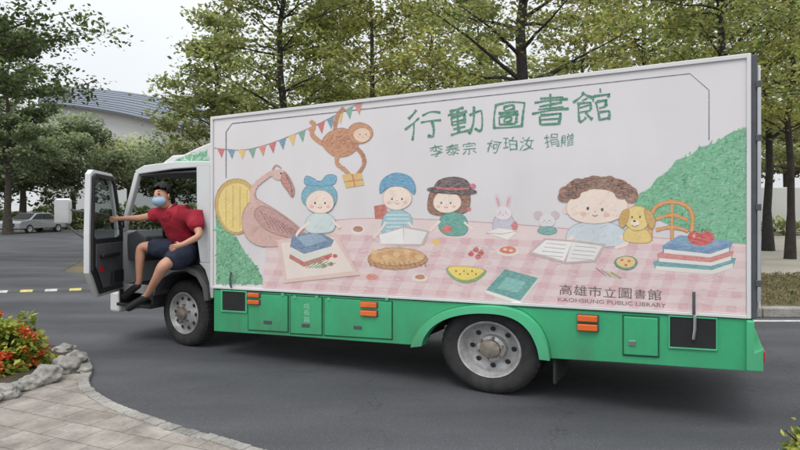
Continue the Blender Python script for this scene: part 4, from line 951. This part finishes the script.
def hedge(label,x0,x1,Y,h,n,leaf,pal):
    p=np.stack([rng.uniform(x0,x1,n),Y+rng.uniform(-.6,.6,n),rng.uniform(0,1,n)**.7*h],1)
    p[:,2]*=1+.25*np.sin(p[:,0]*1.1)+.12*np.sin(p[:,0]*3.7)
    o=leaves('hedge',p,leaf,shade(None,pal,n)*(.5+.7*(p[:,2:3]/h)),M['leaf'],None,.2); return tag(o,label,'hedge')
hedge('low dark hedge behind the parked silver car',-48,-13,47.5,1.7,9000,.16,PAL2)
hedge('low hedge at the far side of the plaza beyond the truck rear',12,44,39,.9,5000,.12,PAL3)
n=8000; p=np.stack([rng.uniform(4.6,10,n),rng.uniform(9.4,13.8,n),np.full(n,.15)+rng.uniform(0,.06,n)],1)
g=leaves('grass',p,.045,shade(None,[(.20,.20,.08),(.26,.20,.11),(.14,.16,.06),(.32,.24,.15)],n),M['leaf'],None,-.2,.25); tag(g,'short patchy brownish ground cover on the verge behind the kerb','grass',kind='stuff')

def shrub(label,cx,cy,rx,ry,h,n,leaf,pal,fl,seed,name='flowering_shrub'):
    R=random.Random(seed); t=empty(name,(cx,cy,.07)); tag(t,label,'shrub')
    st=MB()
    for k in range(14):
        a=R.uniform(0,6.28); q=R.uniform(.3,.9); st.tube([(0,0,0),(rx*q*.5*math.cos(a),ry*q*.5*math.sin(a),h*.5),(rx*q*math.cos(a),ry*q*math.sin(a),h*.85)],[.012,.009,.004],5)
    st.build('stem',M['bark'],t)
    th=rng.uniform(0,6.28,n); u=rng.uniform(0,1,n); rr=rng.uniform(.68,1.08,n)
    q=np.sqrt(1-u**2); bmp=1+.14*np.sin(th*5+u*4)+.1*np.sin(th*9)+.06*np.sin(u*17)
    p=np.stack([rx*rr*q*np.cos(th)*bmp,ry*rr*q*np.sin(th)*bmp,h*rr*u*bmp],1)
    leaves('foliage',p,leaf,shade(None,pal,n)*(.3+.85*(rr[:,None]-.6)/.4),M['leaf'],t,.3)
    P=[];C=[]
    for k in range(fl):
        th=R.uniform(0,6.28); u=R.uniform(.15,1); q=math.sqrt(1-u*u); bm_=1+.14*math.sin(th*5+u*4)
        c=np.array([rx*q*math.cos(th),ry*q*math.sin(th),h*u])*1.04*bm_; m=44; sc=R.uniform(.014,.026)
        d=rng.normal(size=(m,3))*sc; P.append(c+d); C.append(shade(None,[(.78,.13,.04),(.85,.24,.07),(.68,.08,.03)],m))
    if fl: leaves('blossom',np.concatenate(P),.013,np.concatenate(C),M['leaf'],t,.3,.9)
YG=[(.28,.36,.05),(.42,.46,.08),(.17,.25,.04),(.52,.50,.11)]
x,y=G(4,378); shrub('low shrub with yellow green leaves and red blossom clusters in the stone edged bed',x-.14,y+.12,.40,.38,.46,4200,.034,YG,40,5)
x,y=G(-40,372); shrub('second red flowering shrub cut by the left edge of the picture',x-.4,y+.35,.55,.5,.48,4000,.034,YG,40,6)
x,y=G(806,474); shrub('small yellow green plant peeking in at the bottom right corner',x+.02,y-.1,.22,.2,.24,1000,.022,YG,0,8,'small_plant')
st_=[(6,396,15,10,'flat grey border stone at the left edge of the flower bed'),(27,388,13,9,'squat grey border stone second from the left edge'),(46,379,17,12,'large pale border stone in front of the shrub'),(66,370,13,12,'rounded border stone right of the large pale one'),(78,362,11,9,'small border stone near the corner of the pavement'),(64,353,12,7,'low border stone at the road end of the flower bed'),(84,374,6,4,'tiny stone lying on the pavement beside the border'),(-14,404,14,9,'border stone cut off by the left edge')]
for i,(px,py,wx,hz_,lb) in enumerate(st_):
    X,Y=G(px,py+hz_*.5); s=F/Y; rx=wx/s; rz=hz_/s*.8
    bm=bmesh.new(); bmesh.ops.create_icosphere(bm,subdivisions=4,radius=1)
    for v in bm.verts:
        nz=mathutils.noise.noise(v.co*1.3+Vector((i*7.3,0,0)))*.42+mathutils.noise.noise(v.co*3+Vector((i*3.1,5,0)))*.16+mathutils.noise.noise(v.co*9)*.04
        v.co=v.co*(1+nz); v.co.x*=rx; v.co.y*=rx*.8; v.co.z*=rz
    me=bpy.data.meshes.new('border_stone'); bm.to_mesh(me); bm.free(); me.materials.append(M['rock']); me.polygons.foreach_set('use_smooth',[True]*len(me.polygons))
    o=bpy.data.objects.new('border_stone',me); col.objects.link(o); o.location=(X,Y,.04+rz*.6); o.rotation_euler=(0,0,i*1.1); tag(o,lb,'stone','stones edging the flower bed')

# ================================================================= FAR ARENA
ar=empty('arena_building',(-70,150,0)); tag(ar,'large pale arena with a low arched blue grey ribbed roof beyond the trees','building')
def Wp(px,py,Y): return Vector(((px-400)/F*Y+70,Y-150,CH-(py-HZ)/F*Y))
rows=[smooth_open(r,4) for r in ([(38,103,142),(60,104,140),(100,109,139),(140,117,139),(190,131,140),(250,152,145)],
      [(38.5,98,146),(60,98,146),(100,102,146),(140,109,146),(190,122,148),(250,142,152)],
      [(39,92,153),(60,91.5,154),(100,94.5,155),(140,100,156),(190,112,157),(250,132,160)],
      [(40,87,165),(60,86,168),(100,89,170),(140,94,172),(190,105,174),(250,125,176)])]
nr=len(rows[0]); vs=[Wp(*p) for r in rows for p in r]
rf=MB().add(vs,[(r*nr+i,r*nr+i+1,(r+1)*nr+i+1,(r+1)*nr+i) for r in range(3) for i in range(nr-1)]).build('roof',mat('arena_roof_metal',(.15,.18,.225),.5,var=.05,scale=.05),ar,smooth=True)
rb=MB()
for k in range(1,10):
    f=k/10*3; i=min(2,int(f)); q=f-i
    rb.tube([Wp(*rows[i][c]).lerp(Wp(*rows[i+1][c]),q)+Vector((0,0,.12)) for c in range(nr)],.13,4)
rb.build('roof_ribs',mat('arena_rib',(.28,.31,.35),.6),ar)
ea=MB(); ea.add([Wp(px,py+d,Y-.3) for d in (-.3,2.2) for px,py,Y in rows[0]],[(i,i+1,nr+1+i,nr+i) for i in range(nr-1)]); ea.build('eave',mat('arena_eave',(.10,.11,.13),.6),ar)
wl=MB(); wl.add([Wp(px+1.5,py+1,Y+1.5) for px,py,Y in rows[0]]+[Wp(px+2,214,Y+3) for px,py,Y in rows[0]],[(i,i+1,nr+1+i,nr+i) for i in range(nr-1)]); wl.build('wall',M['concrete'],ar)
bd=MB()
for py,h_ in ((12,.5),(24,.5),(36,.5)): bd.add([Wp(px+1.5,p_+py+d,Y+.9) for d in (0,h_) for px,p_,Y in rows[0]],[(i,i+1,nr+1+i,nr+i) for i in range(nr-1)])
bd.build('wall_joint',mat('arena_joint',(.40,.415,.43),.5),ar)

o=MB().box(16,60,44,44.3,0,3.3).build('boundary_wall',mat('white_render',(.62,.62,.60),.8,var=.08,scale=.4),bev=.05); tag(o,'long white wall beyond the plaza at the right edge','wall')

# ================================================================= SILVER CAR
def car(label,X,Y,rz,paint,name='parked_car'):
    t=empty(name,(X,Y,0),rz); tag(t,label,'car')
    half=.86
    prof=[(-2.2,.32),(-2.2,.72),(-2.1,.88),(-1.3,.97),(-.6,1.40),(-.2,1.45),(.7,1.43),(1.35,1.02),(2.0,.98),(2.18,.85),(2.22,.34)]
    vs=[]
    for s in (-1,1):
        for x,z in prof: vs.append((x,s*(half if z<.95 else half*(1-.35*(z-.9))),z))
    n=len(prof); mb=MB().add(vs,[tuple(range(n)),tuple(range(2*n-1,n-1,-1))]+[(i,(i+1)%n,(i+1)%n+n,i+n) for i in range(n)])
    mb.build('car_body',paint,t,bev=.05)
    for s in (-1,1):
        MB().add([(x,s*y,z) for x,y,z in ((-1.12,.86,1.0),(-.58,.735,1.34),(-.02,.735,1.375),(-.02,.865,1.0))],[(0,1,2,3)]).build('window',M['black'],t)
        MB().add([(x,s*y,z) for x,y,z in ((.04,.865,1.0),(.04,.735,1.375),(.66,.735,1.36),(1.16,.86,1.02))],[(0,1,2,3)]).build('window',M['black'],t)
    MB().add([(-1.26,-.7,1.02),(-1.26,.7,1.02),(-.67,.62,1.38),(-.67,-.62,1.38)],[(0,1,2,3)]).build('windscreen',M['black'],t,loc=(-.02,0,.015))
    MB().add([(1.32,-.68,1.06),(1.32,.68,1.06),(.76,.62,1.40),(.76,-.62,1.40)],[(0,1,2,3)]).build('rear_window',M['black'],t,loc=(.03,0,.015))
    for x in (-1.35,1.35):
        for s in (-1,1):
            e=bpy.data.objects.new('wheel',None); col.objects.link(e); e.parent=t; e.location=(x,s*.88,.31)
            MB().lathe([(.2,0),(.3,0),(.315,.03),(.315,.17),(.3,.2)],0,0,0,1,20,-s).build('tyre',M['rubber'],e,smooth=True)
            MB().lathe([(.2,.0),(.17,.02),(.0,.01)],0,0,0,1,16,-s).build('rim',M['rim'],e,smooth=True)
    for s in (-1,1):
        MB().box(-2.22,-2.12,s*.62-.17,s*.62+.17,.62,.76).build('headlight',M['lampglass'],t,bev=.03)
        MB().box(2.13,2.225,s*.65-.16,s*.65+.16,.72,.88).build('tail_lamp',M['red'],t,bev=.02)
    MB().box(-2.235,-2.18,-.4,.4,.45,.68).build('grille',M['black'],t,bev=.02)
    MB().box(2.2,2.24,-.3,.3,.6,.72).build('number_plate',M['strip'],t)
car('silver sedan parked beyond the road at the left',(34-400)/F*43.5,43.5,math.radians(80),M['silver'])

# ================================================================= LIGHT / WORLD / CAMERA
w=bpy.data.worlds.new('World'); scene.world=w; w.use_nodes=True; N=w.node_tree.nodes; L=w.node_tree.links
bg=N['Background']; sky=N.new('ShaderNodeTexSky'); sky.sky_type='NISHITA'; sky.sun_disc=False
EL=math.radians(58); AZ=math.radians(200)
sky.sun_elevation=EL; sky.sun_rotation=AZ
tc=N.new('ShaderNodeTexCoord'); sx=N.new('ShaderNodeSeparateXYZ'); L.new(tc.outputs['Generated'],sx.inputs[0])
mr=N.new('ShaderNodeMapRange'); mr.inputs['From Min'].default_value=.0; mr.inputs['From Max'].default_value=1; mr.inputs['To Min'].default_value=7.4; mr.inputs['To Max'].default_value=17; L.new(sx.outputs['Z'],mr.inputs['Value'])
cl=N.new('ShaderNodeTexNoise'); cl.inputs['Scale'].default_value=3; cl.inputs['Detail'].default_value=5; L.new(tc.outputs['Generated'],cl.inputs['Vector'])
cm=N.new('ShaderNodeMapRange'); cm.inputs['From Min'].default_value=.3; cm.inputs['From Max'].default_value=.7; cm.inputs['To Min'].default_value=.93; cm.inputs['To Max'].default_value=1.07; L.new(cl.outputs['Fac'],cm.inputs['Value'])
mu=N.new('ShaderNodeMath'); mu.operation='MULTIPLY'; L.new(mr.outputs[0],mu.inputs[0]); L.new(cm.outputs[0],mu.inputs[1])
vm=N.new('ShaderNodeVectorMath'); vm.operation='SCALE'; vm.inputs[0].default_value=(.97,1.0,1.03); L.new(mu.outputs[0],vm.inputs['Scale'])
mx=N.new('ShaderNodeMix'); mx.data_type='RGBA'; mx.inputs[0].default_value=.93; L.new(sky.outputs[0],mx.inputs[6]); L.new(vm.outputs[0],mx.inputs[7]); L.new(mx.outputs[2],bg.inputs['Color']); bg.inputs['Strength'].default_value=.1
sl=bpy.data.lights.new('sun','SUN'); sl.energy=1.1; sl.angle=math.radians(25); sl.color=(1,.97,.93); so=bpy.data.objects.new('sun',sl); col.objects.link(so)
sd_=Vector((math.sin(AZ)*math.cos(EL),math.cos(AZ)*math.cos(EL),math.sin(EL)))
so.rotation_euler=sd_.to_track_quat('Z','Y').to_euler()
cam=bpy.data.cameras.new('camera'); co=bpy.data.objects.new('camera',cam); col.objects.link(co); scene.camera=co
co.location=(0,0,CH); co.rotation_euler=(math.radians(90),0,0); cam.sensor_width=36; cam.lens=36*F/800; cam.shift_y=(HZ-225)/800; cam.clip_end=2000; cam.clip_start=.05
scene.view_settings.view_transform='Standard'; scene.view_settings.look='None'; scene.view_settings.exposure=0
